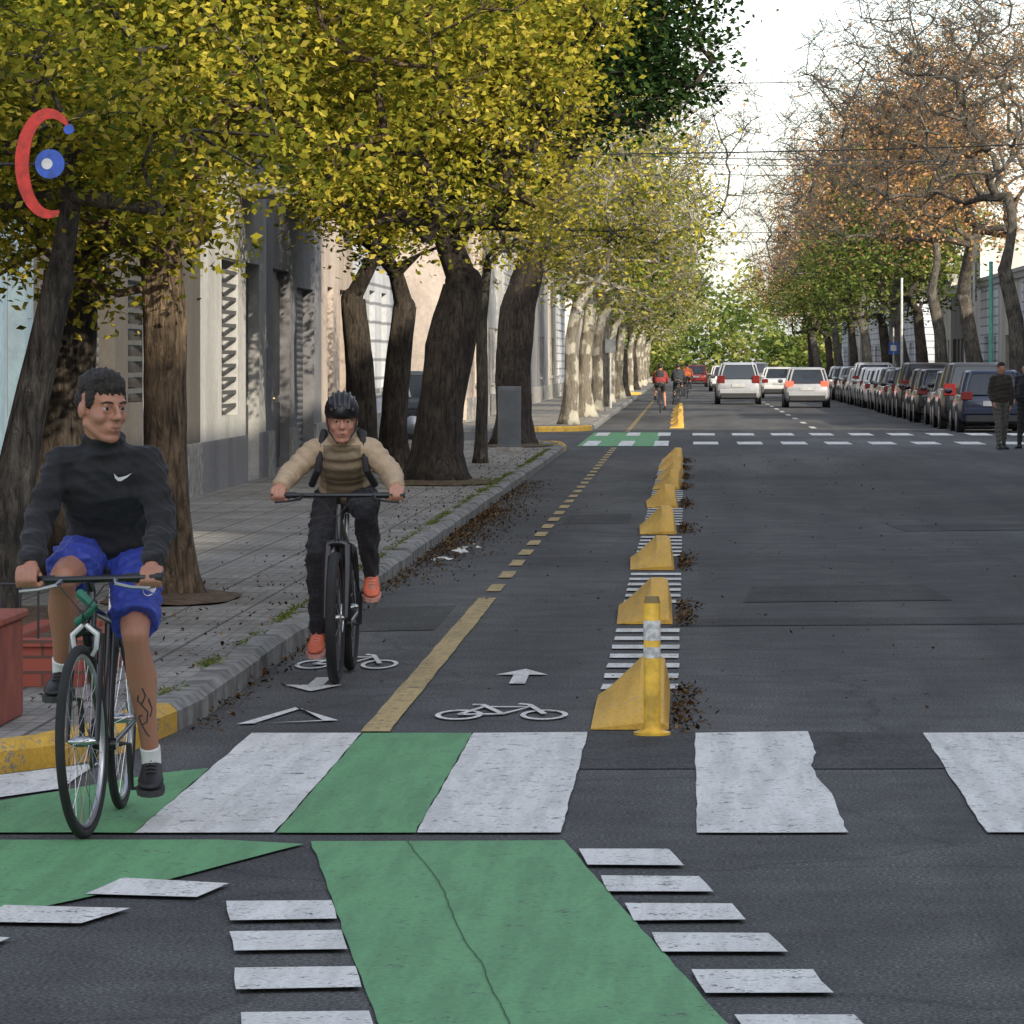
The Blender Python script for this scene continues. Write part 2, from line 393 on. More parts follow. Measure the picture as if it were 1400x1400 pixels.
for y in SEP[1:]+[112.5,120,128,136,146,156]: copy_thing(s0,(-.24+R.uniform(-.02,.02),y,.004),rot=R.uniform(-.02,.02),scale=(1,1,R.uniform(.85,1.05)))
e=empty('bollard',(-.155,19.98,.004),category='bollard',label='yellow plastic bollard with white reflective bands beside concrete separator')
m=MB(); m.tube([(0,0,0),(0,0,.012),(0,0,.02)],[.085,.085,.06],20); m.tube([(0,0,.02),(0,0,.05),(0,0,.6),(0,0,.615)],[.048,.038,.038,.03],20)
for t in range(4): a=t*math.pi/2+.78; m.tube([(.066*math.cos(a),.066*math.sin(a),.01),(.066*math.cos(a),.066*math.sin(a),.022)],.008,6)
m.obj('post',mat('bollard_yellow',(.72,.43,.04),.5,var=.3,scale=9),e)
for z0,z1 in ((.35,.40),(.43,.52)):
    m=MB(); m.tube([(0,0,z0),(0,0,z1)],[.0395,.0395],20); m.obj('reflective_band',mat('reflective_white',(.6,.6,.58),.35,var=.3,scale=30),e)
m=MB(); m.tube([(0,0,.6),(0,0,.63)],[.039,.03],20); m.obj('cap',mat('bollard_cap',(.2,.14,.05),.6),e)
# ------------------------------------------------------------ buildings
M_GLASS=mat('window_glass',(.03,.04,.05),.08,0,0,spec=.8)
M_FRAMEW=mat('white_frame',(.6,.6,.58),.5,var=.05); M_FRAMED=mat('dark_frame',(.04,.04,.045),.5,var=.1)
def slats(name,col):
    m,nt,b=nodes(name); w_=N(nt,'ShaderNodeTexWave',bands_direction='Z'); w_.inputs['Scale'].default_value=3.2
    nt.links.new(pos(nt),w_.inputs['Vector'])
    nt.links.new(ramp(nt,w_.outputs[1],[(.1,tuple(x*.35 for x in col)),(.5,col)]),b.inputs['Base Color']); b.inputs['Roughness'].default_value=.55
    bump(nt,b,w_.outputs[1],.6,.02); return m
M_SHUT=slats('roller_shutter',(.16,.165,.17)); M_SHUTW=slats('pale_shutter',(.42,.42,.41))
M_WOOD=mat('door_wood',(.14,.07,.035),.5,var=.3,scale=9)
M_IRON=mat('iron',(.03,.03,.032),.55,var=.1)
def plaster(name,col,rust=False):
    if name in MATS: return MATS[name]
    m,nt,b=nodes(name); v=pos(nt)
    c=mix(nt,col,ramp(nt,noise(nt,.6,4,.7,pos(nt,(1,1,.3))),[(.38,(.66,.65,.63)),(.62,g3(1.08))]),.85,'MULTIPLY')
    c=mix(nt,c,ramp(nt,noise(nt,9,3,.7,v),[(.38,g3(.84)),(.62,g3(1.05))]),.8,'MULTIPLY')
    h=noise(nt,30,2,.6,v)
    if rust:
        w_=N(nt,'ShaderNodeTexWave',bands_direction='Z'); w_.inputs['Scale'].default_value=.9; nt.links.new(v,w_.inputs['Vector'])
        c=mix(nt,c,ramp(nt,w_.outputs[1],[(.02,(.4,.4,.42)),(.12,(1,1,1))]),1.0,'MULTIPLY')
    nt.links.new(c,b.inputs['Base Color']); b.inputs['Roughness'].default_value=.85
    bump(nt,b,h,.3,.01); MATS[name]=m; return m
def building(label,side,xf,y0,y1,h,pm,ops,depth=14,cat='house',base=None,name='building'):
    e=empty(name,(xf,y0,.12),category=cat,label=label); W=y1-y0
    def P(u,v,d): return (side*d,u,v)
    m=MB(); us=sorted({0,W}|{o[0] for o in ops}|{o[1] for o in ops}); vs=sorted({-.2,h}|{o[2] for o in ops}|{o[3] for o in ops})
    def quad(a,b,c,d,mi=0): m.add([a,b,c,d],[(0,1,2,3) if side<0 else (3,2,1,0)],mi)
    for a,b in zip(us,us[1:]):
        for c,d in zip(vs,vs[1:]):
            um,vm=(a+b)/2,(c+d)/2
            if any(o[0]<um<o[1] and o[2]<vm<o[3] for o in ops): continue
            quad(P(a,c,0),P(b,c,0),P(b,d,0),P(a,d,0))
    D=.22
    for o in ops:
        a,b,c,d=o[:4]
        quad(P(a,c,0),P(a,d,0),P(a,d,D),P(a,c,D)); quad(P(b,d,0),P(b,c,0),P(b,c,D),P(b,d,D))
        quad(P(a,d,0),P(b,d,0),P(b,d,D),P(a,d,D)); quad(P(b,c,0),P(a,c,0),P(a,c,D),P(b,c,D))
    quad(P(0,-.2,depth),P(0,h,depth),P(W,h,depth),P(W,-.2,depth))
    quad(P(0,-.2,0),P(0,h,0),P(0,h,depth),P(0,-.2,depth)); quad(P(W,h,0),P(W,-.2,0),P(W,-.2,depth),P(W,h,depth))
    m.obj('wall',pm,e,smooth=False)
    m=MB()
    lo,hi=(-.12,depth) 
    x0,x1=sorted((side*lo,side*depth)); m.box(x0,x1,.003,W-.003,h,h+.22,0); 
    x0,x1=sorted((side*-.18,side*.3)); m.box(x0,x1,.006,W-.006,h+.22,h+.36,0)
    m.obj('roof',M_CEM,e,smooth=False)
    segs=[]; u=0
    doors=sorted([(o[0],o[1]) for o in ops if o[2]<.3])
    for a,b in doors+[(W,W)]:
        if a-u>.05: segs.append((u,a))
        u=b
    x0,x1=sorted((0,side*-.035))
    for a,b in segs: m=MB(); m.box(x0,x1,a+.004,b-.004,-.1,.62,0); m.obj('plinth',base or M_CEM,e,smooth=False)
    for o in ops:
        a,b,c,d,t=o
        def bx(mb,u0,u1,v0,v1,d0,d1,mi=0):
            q0,q1=sorted((side*d0,side*d1)); mb.box(q0,q1,u0,u1,v0,v1,mi)
        m=MB()
        if t in('window','balcony'):
            bx(m,a+.003,b-.003,c+.003,d-.003,D-.03,D-.01); wn=m.obj('window',M_GLASS,e,smooth=False)
            f=MB()
            for q in ((a,a+.07,c,d),(b-.07,b,c,d),(a+.07,b-.07,c,c+.07),(a+.07,b-.07,d-.07,d),((a+b)/2-.03,(a+b)/2+.03,c+.07,d-.07)): bx(f,q[0]+.002,q[1]-.002,q[2]+.002,q[3]-.002,D-.07,D-.032)
            f.obj('frame',M_FRAMEW,wn,smooth=False)
            s_=MB(); bx(s_,a-.08,b+.08,c-.1,c-.004,-.09,-.003); s_.obj('sill',M_CEM,wn,smooth=False)
            if t=='balcony':
                k=MB(); bx(k,a-.3,b+.3,c-.24,c-.11,-.75,-.004); k.obj('balcony',M_CEM,e,smooth=False)
                k=MB(); u=a-.28
                while u<b+.28: bx(k,u,u+.02,c-.11,c+.85,-.73,-.71); u+=.13
                bx(k,a-.29,b+.29,c+.85,c+.9,-.75,-.7); k.obj('railing',M_IRON,e,smooth=False)
        elif t=='shutter':
            bx(m,a+.003,b-.003,c+.003,d-.003,D-.05,D-.01); m.obj('shutter',M_SHUT,e,smooth=False)
        elif t=='pale':
            bx(m,a+.003,b-.003,c+.003,d-.003,D-.05,D-.01); m.obj('shutter',M_SHUTW,e,smooth=False)
        elif t=='iron':
            bx(m,a+.003,b-.003,c+.003,d-.003,D-.03,D-.01); wn=m.obj('window',M_GLASS,e,smooth=False)
            f=MB(); v=c+.1
            while v<d: bx(f,a+.02,b-.02,v,v+.05,.02,.05); v+=.17
            f.obj('grille',mat('dark_iron_grille',(.09,.09,.09),.5),wn,smooth=False)
        else:
            bx(m,a+.003,b-.003,c+.003,d-.003,D-.06,D-.01); dd=m.obj('door',M_WOOD if t=='door' else mat('grey_door',(.16,.16,.17),.5,var=.1),e,smooth=False)
            f=MB(); n=2
            for i in range(n):
                for v0,v1 in ((c+.15,c+.95),(c+1.05,d-.15)):
                    w_=(b-a)/n; bx(f,a+i*w_+.1,a+(i+1)*w_-.1,v0,v1,D-.085,D-.062)
            f.obj('door_panel',M_WOOD if t=='door' else M_FRAMED,dd,smooth=False)
            k=MB(); k.sph((side*(D-.1),(a+b)/2+.08,1.05),.03,0,8); k.obj('handle',mat('brass',(.5,.4,.2),.3,1),dd)
    return e
XF=-5.8
def grid(W,floors,f0=3.6,fh=3.2,ww=1.1,wh=1.7,gap=2.6,t='window'):
    o=[]; n=int((W-.8)/gap); st=(W-n*gap)/2+gap/2-ww/2
    for k in range(floors):
        for i in range(n):
            u=st+i*gap; v=f0+k*fh+.7; o.append((u,u+ww,v,v+wh,t if (i+k)%3 else 'pale'))
    return o
P_OR=plaster('orange_plaster',(.5,.17,.06)); P_DK=plaster('dark_brown_plaster',(.11,.1,.09)); P_CR=plaster('light_grey_plaster',(.5,.5,.49))
P_GY=plaster('grey_plaster',(.24,.24,.26)); P_PK=plaster('warm_beige_plaster',(.56,.47,.4)); P_WH=plaster('pale_rusticated_plaster',(.6,.62,.66),True)
P_BL=plaster('blue_grey_cladding',(.25,.36,.45)); P_T=plaster('pale_tan_plaster',(.5,.46,.4)); P_W2=plaster('off_white_plaster',(.62,.6,.56))
building('orange rendered corner building with roller shutter',-1,XF,20.2,33.5,3.2,P_OR,[(3,6,.05,2.6,'shutter'),(8,9.2,.05,2.5,'door'),(10.5,12.5,1,2.4,'window')])
building('blue grey clad upper storeys with orange shopfront band',-1,XF,33.5,39.0,8.5,P_BL,[(1,3.4,.05,2.6,'shutter'),(4.0,5.0,.05,2.5,'door')]+grid(5.5,1,3.2,3,1.5,2.0,2.0),base=P_OR)
building('dark brown rendered house with slatted gate',-1,XF,39.0,52.4,6.8,P_DK,[(1.0,5.6,.05,2.5,'shutter'),(6.6,9.8,1.15,2.6,'iron'),(10.7,11.9,.05,2.6,'greydoor')]+grid(13.4,1,3.2,3))
building('light grey house with tall barred window and grey door',-1,XF,52.4,60.6,7.2,P_CR,[(2.4,4.4,.9,2.9,'iron'),(5.4,7.2,.05,2.9,'greydoor')]+grid(8.2,1,3.3,3,t='balcony'),base=P_GY)
building('grey rendered house with wide recessed entrance',-1,XF,60.6,69.8,6.3,P_GY,[(1.0,3.6,.05,2.9,'greydoor'),(4.8,7.8,.05,2.7,'shutter')]+grid(9.2,1,3.1,3))
building('warm beige house front catching the sun',-1,XF,69.8,76.4,8.2,P_PK,[(1.2,2.3,.05,2.8,'door'),(3.7,5.2,1.0,2.8,'pale')]+grid(6.6,1,3.6,3,t='balcony'))
building('pale corner building with grooved masonry front',-1,XF,76.4,87.2,9.5,P_WH,[(1.5,2.7,.05,2.8,'door'),(4.0,5.4,1.1,2.9,'window'),(7.2,8.6,1.1,2.9,'window')]+grid(10.8,1,4,3.3),cat='building')
cols=[P_W2,P_T,P_CR,P_GY,P_PK,P_DK,P_WH]
names=['off-white rendered','pale tan rendered','light grey rendered','grey rendered','warm beige','dark brown','pale grooved masonry']
def row(side,xf,a,b,hr,seed,rich=True):
    rr=random.Random(seed); y=a
    while y<b-5:
        W=min(rr.uniform(8,14),b-y)
        if b-(y+W)<6: W=b-y
        k=rr.randrange(7); h=rr.choice(hr); fl=max(1,int((h-3.6)/3.1))
        ops=[(1.1,2.2,.05,2.6,'door'),(3.2,4.6,1,2.6,'window')]
        if W>8: ops.append((5.4,min(W-.8,8),.05,2.6,'shutter'))
        if h>6.2: ops+=grid(W,fl if rich else 1,3.4,3.1)
        building(names[k]+' town house of %s storeys facing the street'%['one','two','three','four','five'][min(4,fl)],side,xf,y,y+W,h,cols[k],ops,cat='building')
        y+=W
row(-1,XF,108,210,[6.8,7,10],3); row(-1,XF,228,338,[7,10,13],4)
row(1,12,107.5,210.5,[4.6,5.2,6.8],5); row(1,12,228,338,[4.6,5.5,7],6)
row(1,12,20,87,[13,13.3,13.2],8,False)  # houses opposite, out of view; heights set to place the shade line
row(1,12,-62,2.4,[16.6,16.8,17],9,False)  # unseen houses behind the crossing, put in tall to keep sun off the road
b_=building('unseen grey rendered block added to keep sun off the road',1,26.5,-60,2.3,21.5,P_GY,grid(38,2),depth=60,cat='building')  # out of view, added as a sun blocker for the cross street gap
# ------------------------------------------------------------ trees
def leaves_mesh(name,cent,size,mat_,seed,up=.35,asp=.55):
    rs=np.random.RandomState(seed); n=len(cent)
    d=rs.normal(size=(n,3)); d[:,2]*=.6; d/=np.linalg.norm(d,axis=1)[:,None]
    nr=rs.normal(size=(n,3)); nr[:,2]+=up*2; s=np.cross(d,nr); s/=np.linalg.norm(s,axis=1)[:,None]+1e-9
    sz=size*rs.uniform(.6,1.25,n)[:,None]; up_=np.cross(s,d)
    v=np.empty((n,4,3)); v[:,0]=cent; v[:,1]=cent+d*sz*.5+s*sz*asp*.5+up_*sz*.06; v[:,2]=cent+d*sz; v[:,3]=cent+d*sz*.5-s*sz*asp*.5+up_*sz*.06
    me=bpy.data.meshes.new(name); me.vertices.add(n*4); me.vertices.foreach_set('co',v.reshape(-1))
    me.loops.add(n*4); me.loops.foreach_set('vertex_index',np.arange(n*4)); me.polygons.add(n)
    me.polygons.foreach_set('loop_start',np.arange(0,n*4,4)); 
    me.update(calc_edges=True)
    me.materials.append(mat_)
    at=me.attributes.new('tint','FLOAT','FACE')
    return me,rs
def settint(me,t): me.attributes['tint'].data.foreach_set('value',np.clip(t,0,1).astype(np.float32))
def tree(name,label,base,trunk,tr,ells,leafm,lsize,nleaf,barkm,seed,spread=.32,twigs=0,clip=None,flare=.8,tint=(.5,.25),cat='tree',limb=None,seg=.45,tipr=.006,start_=.9):
    rr=random.Random(seed); rs=np.random.RandomState(seed)
    e=empty(name,base,category=cat,label=label)
    nd=[]; par=[]; 
    T=[Vector(p) for p in trunk]; fine=[];fr=[]
    for i in range(len(T)-1):
        k=max(2,int((T[i+1]-T[i]).length/.2))
        for q in range(k):
            t=q/k; fine.append(T[i].lerp(T[i+1],t)); fr.append(tr[i]+(tr[i+1]-tr[i])*t)
    fine.append(T[-1]); fr.append(tr[-1])
    for i,p in enumerate(fine): nd.append(p); par.append(i-1)
    nt_=len(fine); ztop=T[-1].z; start=[i for i in range(nt_) if fine[i].z>=ztop*start_]
    tg=[]
    for c,r_,n in ells:
        for _ in range(n):
            while True:
                q=V(rr.uniform(-1,1),rr.uniform(-1,1),rr.uniform(-1,1))
                if .25<q.length<1 : break
            q=q*(.6+.4*q.length)
            p=V(c[0]+q.x*r_[0],c[1]+q.y*r_[1],c[2]+q.z*r_[2])
            if clip and not clip(p+Vector(base)): continue
            tg.append(p)
    top=T[-1]; tg.sort(key=lambda p:(p-top).length)
    arr=np.zeros((60000,3)); idx=[];cnt=0
    for i in start: arr[cnt]=nd[i]; idx.append(i); cnt+=1
    tips=[]
    for p in tg:
        pp=np.array(p); dd=arr[:cnt]-pp; dist=np.sqrt((dd**2).sum(1))+np.maximum(0,arr[:cnt,2]-pp[2]-.1)*.6
        j=idx[int(dist.argmin())]; a=nd[j]; L=(p-a).length; k=max(1,int(L/seg)); prev=j
        bow=V(rr.uniform(-.1,.1),rr.uniform(-.1,.1),rr.uniform(.02,.14))*L
        for q in range(1,k+1):
            t=q/k; pt_=a.lerp(p,t)+bow*math.sin(math.pi*t)+V(rr.uniform(-1,1),rr.uniform(-1,1),rr.uniform(-1,1))*.03*min(L,1.5)*(t<1)
            nd.append(pt_); par.append(prev); prev=len(nd)-1
            if cnt<59990: arr[cnt]=pt_; idx.append(prev); cnt+=1
        tips.append(prev)
    w_=[0]*len(nd)
    for t in tips: w_[t]+=1
    for i in range(len(nd)-1,0,-1):
        if par[i]>=0: w_[par[i]]+=w_[i]
    tot=max(1,w_[0] or len(tips)); rl=limb or tr[-1]*.85
    def rad(i): return max(tipr,rl*(max(w_[i],1)/tot)**.47)
    m=MB()
    n=22; rings=[]; ph=[rr.uniform(0,6.28) for _ in range(3)]
    for i,p in enumerate(fine):
        h=p.z; fl=1+flare*.5*math.exp(-max(h,0)/.2); ring=[]
        for j in range(n):
            a=2*math.pi*j/n; bt=math.exp(-max(h,0)/.35)
            rad_=fr[i]*fl*(1+.14*bt*math.sin(3*a+ph[0])+.07*math.sin(2*a+ph[1]+h*.9)+.06*math.sin(5*a+ph[2]+h*1.7)+rr.uniform(-.035,.035))
            ring.append(p+V(math.cos(a)*rad_,math.sin(a)*rad_,0))
        rings.append(ring)
    m.loft(rings); m.sph(T[-1],tr[-1]*.98,0,14)
    for i in range(nt_,len(nd)):
        a=par[i]; r1=rad(i); r0=rad(a) if a>=nt_ else min(fr[a],max(r1*1.3,r1))
        k=9 if r0>.05 else (5 if r0>.02 else 3)
        m.tube([nd[a],nd[i]],[max(r0,r1),r1],k,0,False)
        if r1>.022: m.sph(nd[i],r1*.99,0,8)
    if twigs:
        for t in tips:
            for _ in range(twigs):
                p=nd[t]; q=p+V(rr.uniform(-1,1),rr.uniform(-1,1),rr.uniform(-.6,1))*spread*1.5; mid=p.lerp(q,.5)+V(rr.uniform(-1,1),rr.uniform(-1,1),rr.uniform(-1,1))*.06
                m.tube([p,mid,q],[tipr,tipr*.8,tipr*.5],3,0,False)
                q2=mid+V(rr.uniform(-1,1),rr.uniform(-1,1),rr.uniform(-.4,1))*spread*.8; m.tube([mid,q2],[tipr*.7,tipr*.4],3,0,False)
    m.obj('trunk',barkm,e,angle=None)
    if nleaf:
        tp=np.array([nd[t] for t in tips]); ci=rs.randint(0,len(tp),nleaf); 
        bright=rs.normal(0,1,len(tp))
        off=rs.normal(size=(nleaf,3))*spread*np.array([1,1,.75]); cent=tp[ci]+off
        if clip:
            ok=np.array([clip(Vector(c)+Vector(base)) for c in cent]); cent=cent[ok]; ci=ci[ok]
        me,_=leaves_mesh('crown',cent,lsize,leafm,seed)
        settint(me,tint[0]+tint[1]*(.55*bright[ci]+.7*rs.normal(size=len(ci))))
        link(bpy.data.objects.new('crown',me),e)
    return e
clipL=lambda p:p.x>XF+.25
def clipA(p):
    if p.x<XF+.25: return False
    return not (p.y<25.55 and (p.x+3.66)**2+(p.z-2.84)**2<.09)
tree('street_tree','brown barked street tree with yellow green crown on tiled pavement',(-3.44,29.2,.12),
     [(.03,0,-.05),(.0,0,.4),(-.03,0,1.0),(-.03,0,1.9),(-.06,0,2.3)],[.165,.16,.15,.15,.14],
     [((-.6,0,3.35),(2.2,1.8,1.35),190),((1.1,.4,4.1),(1.7,1.6,.95),110),((-.2,0,5.1),(2.6,2.2,1.3),80)],L_YG,.075,40000,M_BARKB,11,.19,clip=clipL,tint=(.5,.3),limb=.09,twigs=1)
tree('street_tree','dark leaning trunk tree beside brick planter on pavement',(-4.0,26.5,.12),
     [(-.2,0,-.05),(-.12,0,.5),(.0,.1,1.2),(.2,.1,2.1)],[.15,.125,.105,.095],
     [((.3,0,3.1),(1.3,1.2,.9),80),((0.1,.3,4.1),(1.6,1.6,1.0),60)],L_YG,.07,15000,M_BARKG,12,.17,clip=clipA,tint=(.42,.28),limb=.06,flare=.3,twigs=1)
tree('street_tree','thick dark barked street tree near house fronts',(-4.5,31.5,.12),
     [(0,0,-.05),(.0,0,.8),(.05,0,1.6),(.1,0,2.3)],[.25,.22,.21,.18],
     [((.1,.3,3.5),(1.4,1.6,1.1),90)],L_YG,.08,12000,M_BARK,13,.2,clip=clipL,tint=(.4,.27),limb=.1)
tree('street_tree','broad dark trunk tree with sunlit yellow green crown',(-3.2,57.2,.12),
     [(-.04,0,-.05),(-.04,0,.4),(.0,0,1.0),(.12,0,1.8),(.3,.1,2.6)],[.38,.34,.31,.33,.26],
     [((-.2,0,4.7),(2.3,2.6,1.8),190),((.9,0,6.2),(1.8,2.4,1.5),110),((-.6,0,7.0),(2.4,2.4,1.3),70)],L_YG,.105,38000,M_BARK,14,.26,clip=clipL,tint=(.55,.3),limb=.16,twigs=1)
tree('street_tree','dark trunk street tree growing beside its forked neighbour',(-4.72,64,.12),
     [(0,0,-.05),(.0,0,.8),(-.05,0,1.6),(-.15,0,2.5)],[.24,.2,.19,.17],
     [((-.1,0,4.7),(1.5,2.2,1.6),110)],L_YG,.11,13000,M_BARK,15,.26,clip=clipL,tint=(.5,.27),limb=.1)
tree('street_tree','forked dark trunk street tree with yellow green leaves',(-4.32,65,.12),
     [(0,0,-.05),(.0,0,.8),(.05,0,1.6),(.15,0,2.4)],[.24,.2,.19,.17],
     [((.1,0,5.0),(1.7,2.4,1.9),110),((.2,0,7.4),(2.0,2.2,1.2),50)],L_YG,.11,13000,M_BARK,25,.26,clip=clipL,tint=(.5,.27),limb=.11)
tree('street_tree','stout dark street tree with dense dark green crown',(-3.25,82.5,.12),
     [(0,0,-.05),(.0,0,.6),(.0,0,1.5),(.1,0,2.6),(.5,0,4.0)],[.36,.32,.31,.32,.24],
     [((1.4,0,7.9),(2.7,3.2,2.2),190),((.3,0,9.8),(3.6,3.4,1.8),120),((2.5,0,10.2),(2.5,2.6,1.6),80)],L_DK,.16,40000,M_BARK,16,.34,clip=clipL,tint=(.42,.3),limb=.18)
tree('street_tree','slender grey trunked young tree beside larger trees',(-3.2,68.5,.12),
     [(0,0,-.05),(.02,0,1),(0,0,2.2),(.1,0,3.1)],[.1,.09,.085,.06],
     [((1.2,0,3.7),(1.9,1.6,.9),70)],L_YG,.09,2600,M_BARKG,17,.25,clip=clipL,tint=(.6,.3),twigs=4,limb=.045)
protoB=tree('street_tree','grey trunk street tree with bare twigs and sparse yellow leaves',(-2.95,111,.12),
     [(0,0,-.05),(.05,0,1),(.05,0,2.2),(.2,0,3.0)],[.22,.18,.17,.15],
     [((.9,0,5.2),(3.2,3.4,2.0),190),((.2,0,7.6),(3.4,3.4,1.8),110)],L_YG,.14,6500,M_BARKP,18,.4,twigs=5,clip=clipL,tint=(.62,.3),tipr=.012,limb=.1)
protoP=tree('plane_tree','pale mottled trunk street tree with green leaves',(-2.9,126,.12),
     [(0,0,-.05),(-.05,0,1),(.05,0,2.2),(.2,0,3.4)],[.26,.21,.2,.18],
     [((.5,0,5.9),(3.2,3.6,2.6),150),((.2,0,8.7),(3.2,3.4,2),80)],L_GR,.19,13000,M_BARKP,19,.45,clip=clipL,tint=(.6,.3),tipr=.012,limb=.13)
protoO=tree('street_tree','dark branching street tree with thin orange autumn leaves',(9.6,144,.12),
     [(0,0,-.05),(-.1,0,1.4),(-.3,0,2.6),(-.5,0,3.8)],[.34,.28,.26,.24],
     [((-1.3,0,8.0),(4.3,4.2,3.0),260),((-.5,0,10.6),(4.0,4.0,2.2),150)],L_OR,.16,12000,M_BARKG,20,.42,twigs=5,tint=(.55,.28),tipr=.013,limb=.2)
protoG=tree('street_tree','dark trunk street tree with dense green crown',(9.6,178,.12),
     [(0,0,-.05),(0,0,1.4),(-.1,0,2.6),(-.2,0,3.6)],[.3,.25,.23,.21],
     [((-.6,0,6.4),(3.4,3.8,2.8),160),((-.2,0,9.4),(3.2,3.4,2.2),90)],L_GR,.22,12000,M_BARK,21,.48,tint=(.5,.32),tipr=.012,limb=.15)
protoN=tree('street_tree','tall bare street tree with fine twigs',(9.4,124,.12),
     [(0,0,-.05),(0,0,1.4),(-.1,0,2.8),(-.4,0,4.2)],[.32,.26,.23,.2],
     [((-2.4,0,8.8),(4.4,4.4,3.2),330),((-1.5,0,11.5),(4.4,4.4,2.2),190)],L_OR,.12,2400,M_BARKG,22,.45,twigs=6,tint=(.5,.3),tipr=.010,limb=.14)
rr=random.Random(3)
for X,y,pr,sx in [(-2.9,141,protoB,1),(-3,156,protoN,-1),(-3,172,protoB,1),(-2.9,188,protoP,1),(-3,203,protoG,1),(-3,232,protoB,1),(-3,250,protoG,1),(-3,270,protoB,1),(-3,292,protoP,1),(-3,315,protoB,1),(-3,335,protoP,1),
             (9.5,163,protoN,1),(9.6,192,protoO,1),(9.5,207,protoG,1),(9.6,232,protoN,1),(9.6,250,protoG,1),(9.5,270,protoO,1),(9.6,292,protoG,1),(9.6,315,protoO,1),(9.6,335,protoG,1)]:
    copy_thing(pr,(X,y,.12),rot=(math.pi if sx<0 else 0)+rr.uniform(-.35,.35),scale=(rr.uniform(.9,1.1),rr.uniform(.9,1.1),rr.uniform(.88,1.08)))
rs=np.random.RandomState(5); n=40000
cx=rs.uniform(-45,50,n); base_h=8+3*np.sin(cx*.35)+2*np.sin(cx*.9+1)
cz=rs.uniform(0,1,n)*base_h*(1+.12*rs.normal(size=n)); cy=480+rs.uniform(-14,14,n)
me,_=leaves_mesh('far_trees',np.stack([cx,cy,cz],1),.75,L_GR,6); settint(me,.6+.3*np.sin(cx*.8)*np.cos(cz*.9)+.25*rs.normal(size=n))
link(bpy.data.objects.new('far_trees',me),None,kind='stuff',label='distant mass of green street trees closing the road',category='trees')
for (X,y,a,b_) in [(-3.42,29.2,.45,1.0),(-4.2,27,.5,1.2),(-3.18,57.2,.75,1.6),(-3.2,82.5,.7,1.8),(-4.55,64,.6,1.3)]:
    m=MB(); k=26; vs=[(X,y,.175)]
    for ring_,z in ((.5,.165),(1,.127)):
        for j in range(k):
            t=2*math.pi*j/k; q=ring_*(1+R.uniform(-.08,.08)); vs.append((X+a*q*math.cos(t),y+b_*q*math.sin(t),z+R.uniform(0,.012)))
    fs=[(0,1+j,1+(j+1)%k) for j in range(k)]+[(1+j,1+k+j,1+k+(j+1)%k,1+(j+1)%k) for j in range(k)]
    m.add(vs,fs); m.obj('soil',M_SOIL,kind='structure')
def litter(name,pts,size,mt,seed,lab):
    me,rs=leaves_mesh(name,np.array(pts),size,mt,seed,up=3); settint(me,rs.uniform(0,1,len(pts)))
    link(bpy.data.objects.new(name,me),None,kind='stuff',label=lab,category='leaf litter')
L=[]
for _ in range(3200):
    y=R.choice([R.uniform(33,62),R.uniform(38,50)]); L.append((XL+.03+abs(R.gauss(0,.22)),y,.012+R.uniform(0,.03)))
for a in SEP:
    for _ in range(260): L.append((-.06+abs(R.gauss(0,.07)),a+R.uniform(-.2,2.6),.012+R.uniform(0,.02)))
for _ in range(1400): L.append((XL-.2-abs(R.gauss(0,.6)),R.uniform(20,80),.135+R.uniform(0,.01)))
for _ in range(1200): L.append((XL+.02+abs(R.gauss(0,.07)),R.uniform(20,60),.014+R.uniform(0,.02)))
for _ in range(500): L.append((R.uniform(-2.2,3),R.uniform(20,80),.014))
litter('leaf_litter',L,.036,L_BR,31,'brown fallen leaves and debris in the gutter')
L=[]
for _ in range(110):
    y=R.uniform(21,80); 
    for _ in range(70): L.append((XL-.17+R.gauss(0,.025),y+R.gauss(0,.15),.12+R.uniform(0,.02)))
for X,y in ((-3.18,57.2),(-3.2,82.5)):
    for _ in range(1100):
        a=R.uniform(0,6.28); L.append((X+.75*math.cos(a)+R.gauss(0,.1),y+1.4*math.sin(a)+R.gauss(0,.2),.12+R.uniform(0,.06)))
me,_=leaves_mesh('grass',np.array(L),.04,L_GR,33,asp=.2); settint(me,np.random.RandomState(2).uniform(.2,1,len(L)))
link(bpy.data.objects.new('grass',me),None,kind='stuff',label='tufts of grass along the kerb and tree pits',category='grass')
for q,(X,y) in enumerate(((-2.0,38.6),(-1.93,39.5),(-2.05,36.9))):
    m=MB(); vs=[(R.uniform(-.05,.05)+(i%4-1.5)*.04,(i//4-1.5)*.05,R.uniform(0,.05)+.01) for i in range(16)]
    m.add(vs,[(r_*4+c,r_*4+c+1,r_*4+c+5,r_*4+c+4) for r_ in range(3) for c in range(3)])
    o=m.obj('paper_litter',mat('paper',(.6,.6,.58),.8,var=.1),smooth=False,category='litter',label='crumpled white paper lying in the gutter'); o.location=(X,y,.01)
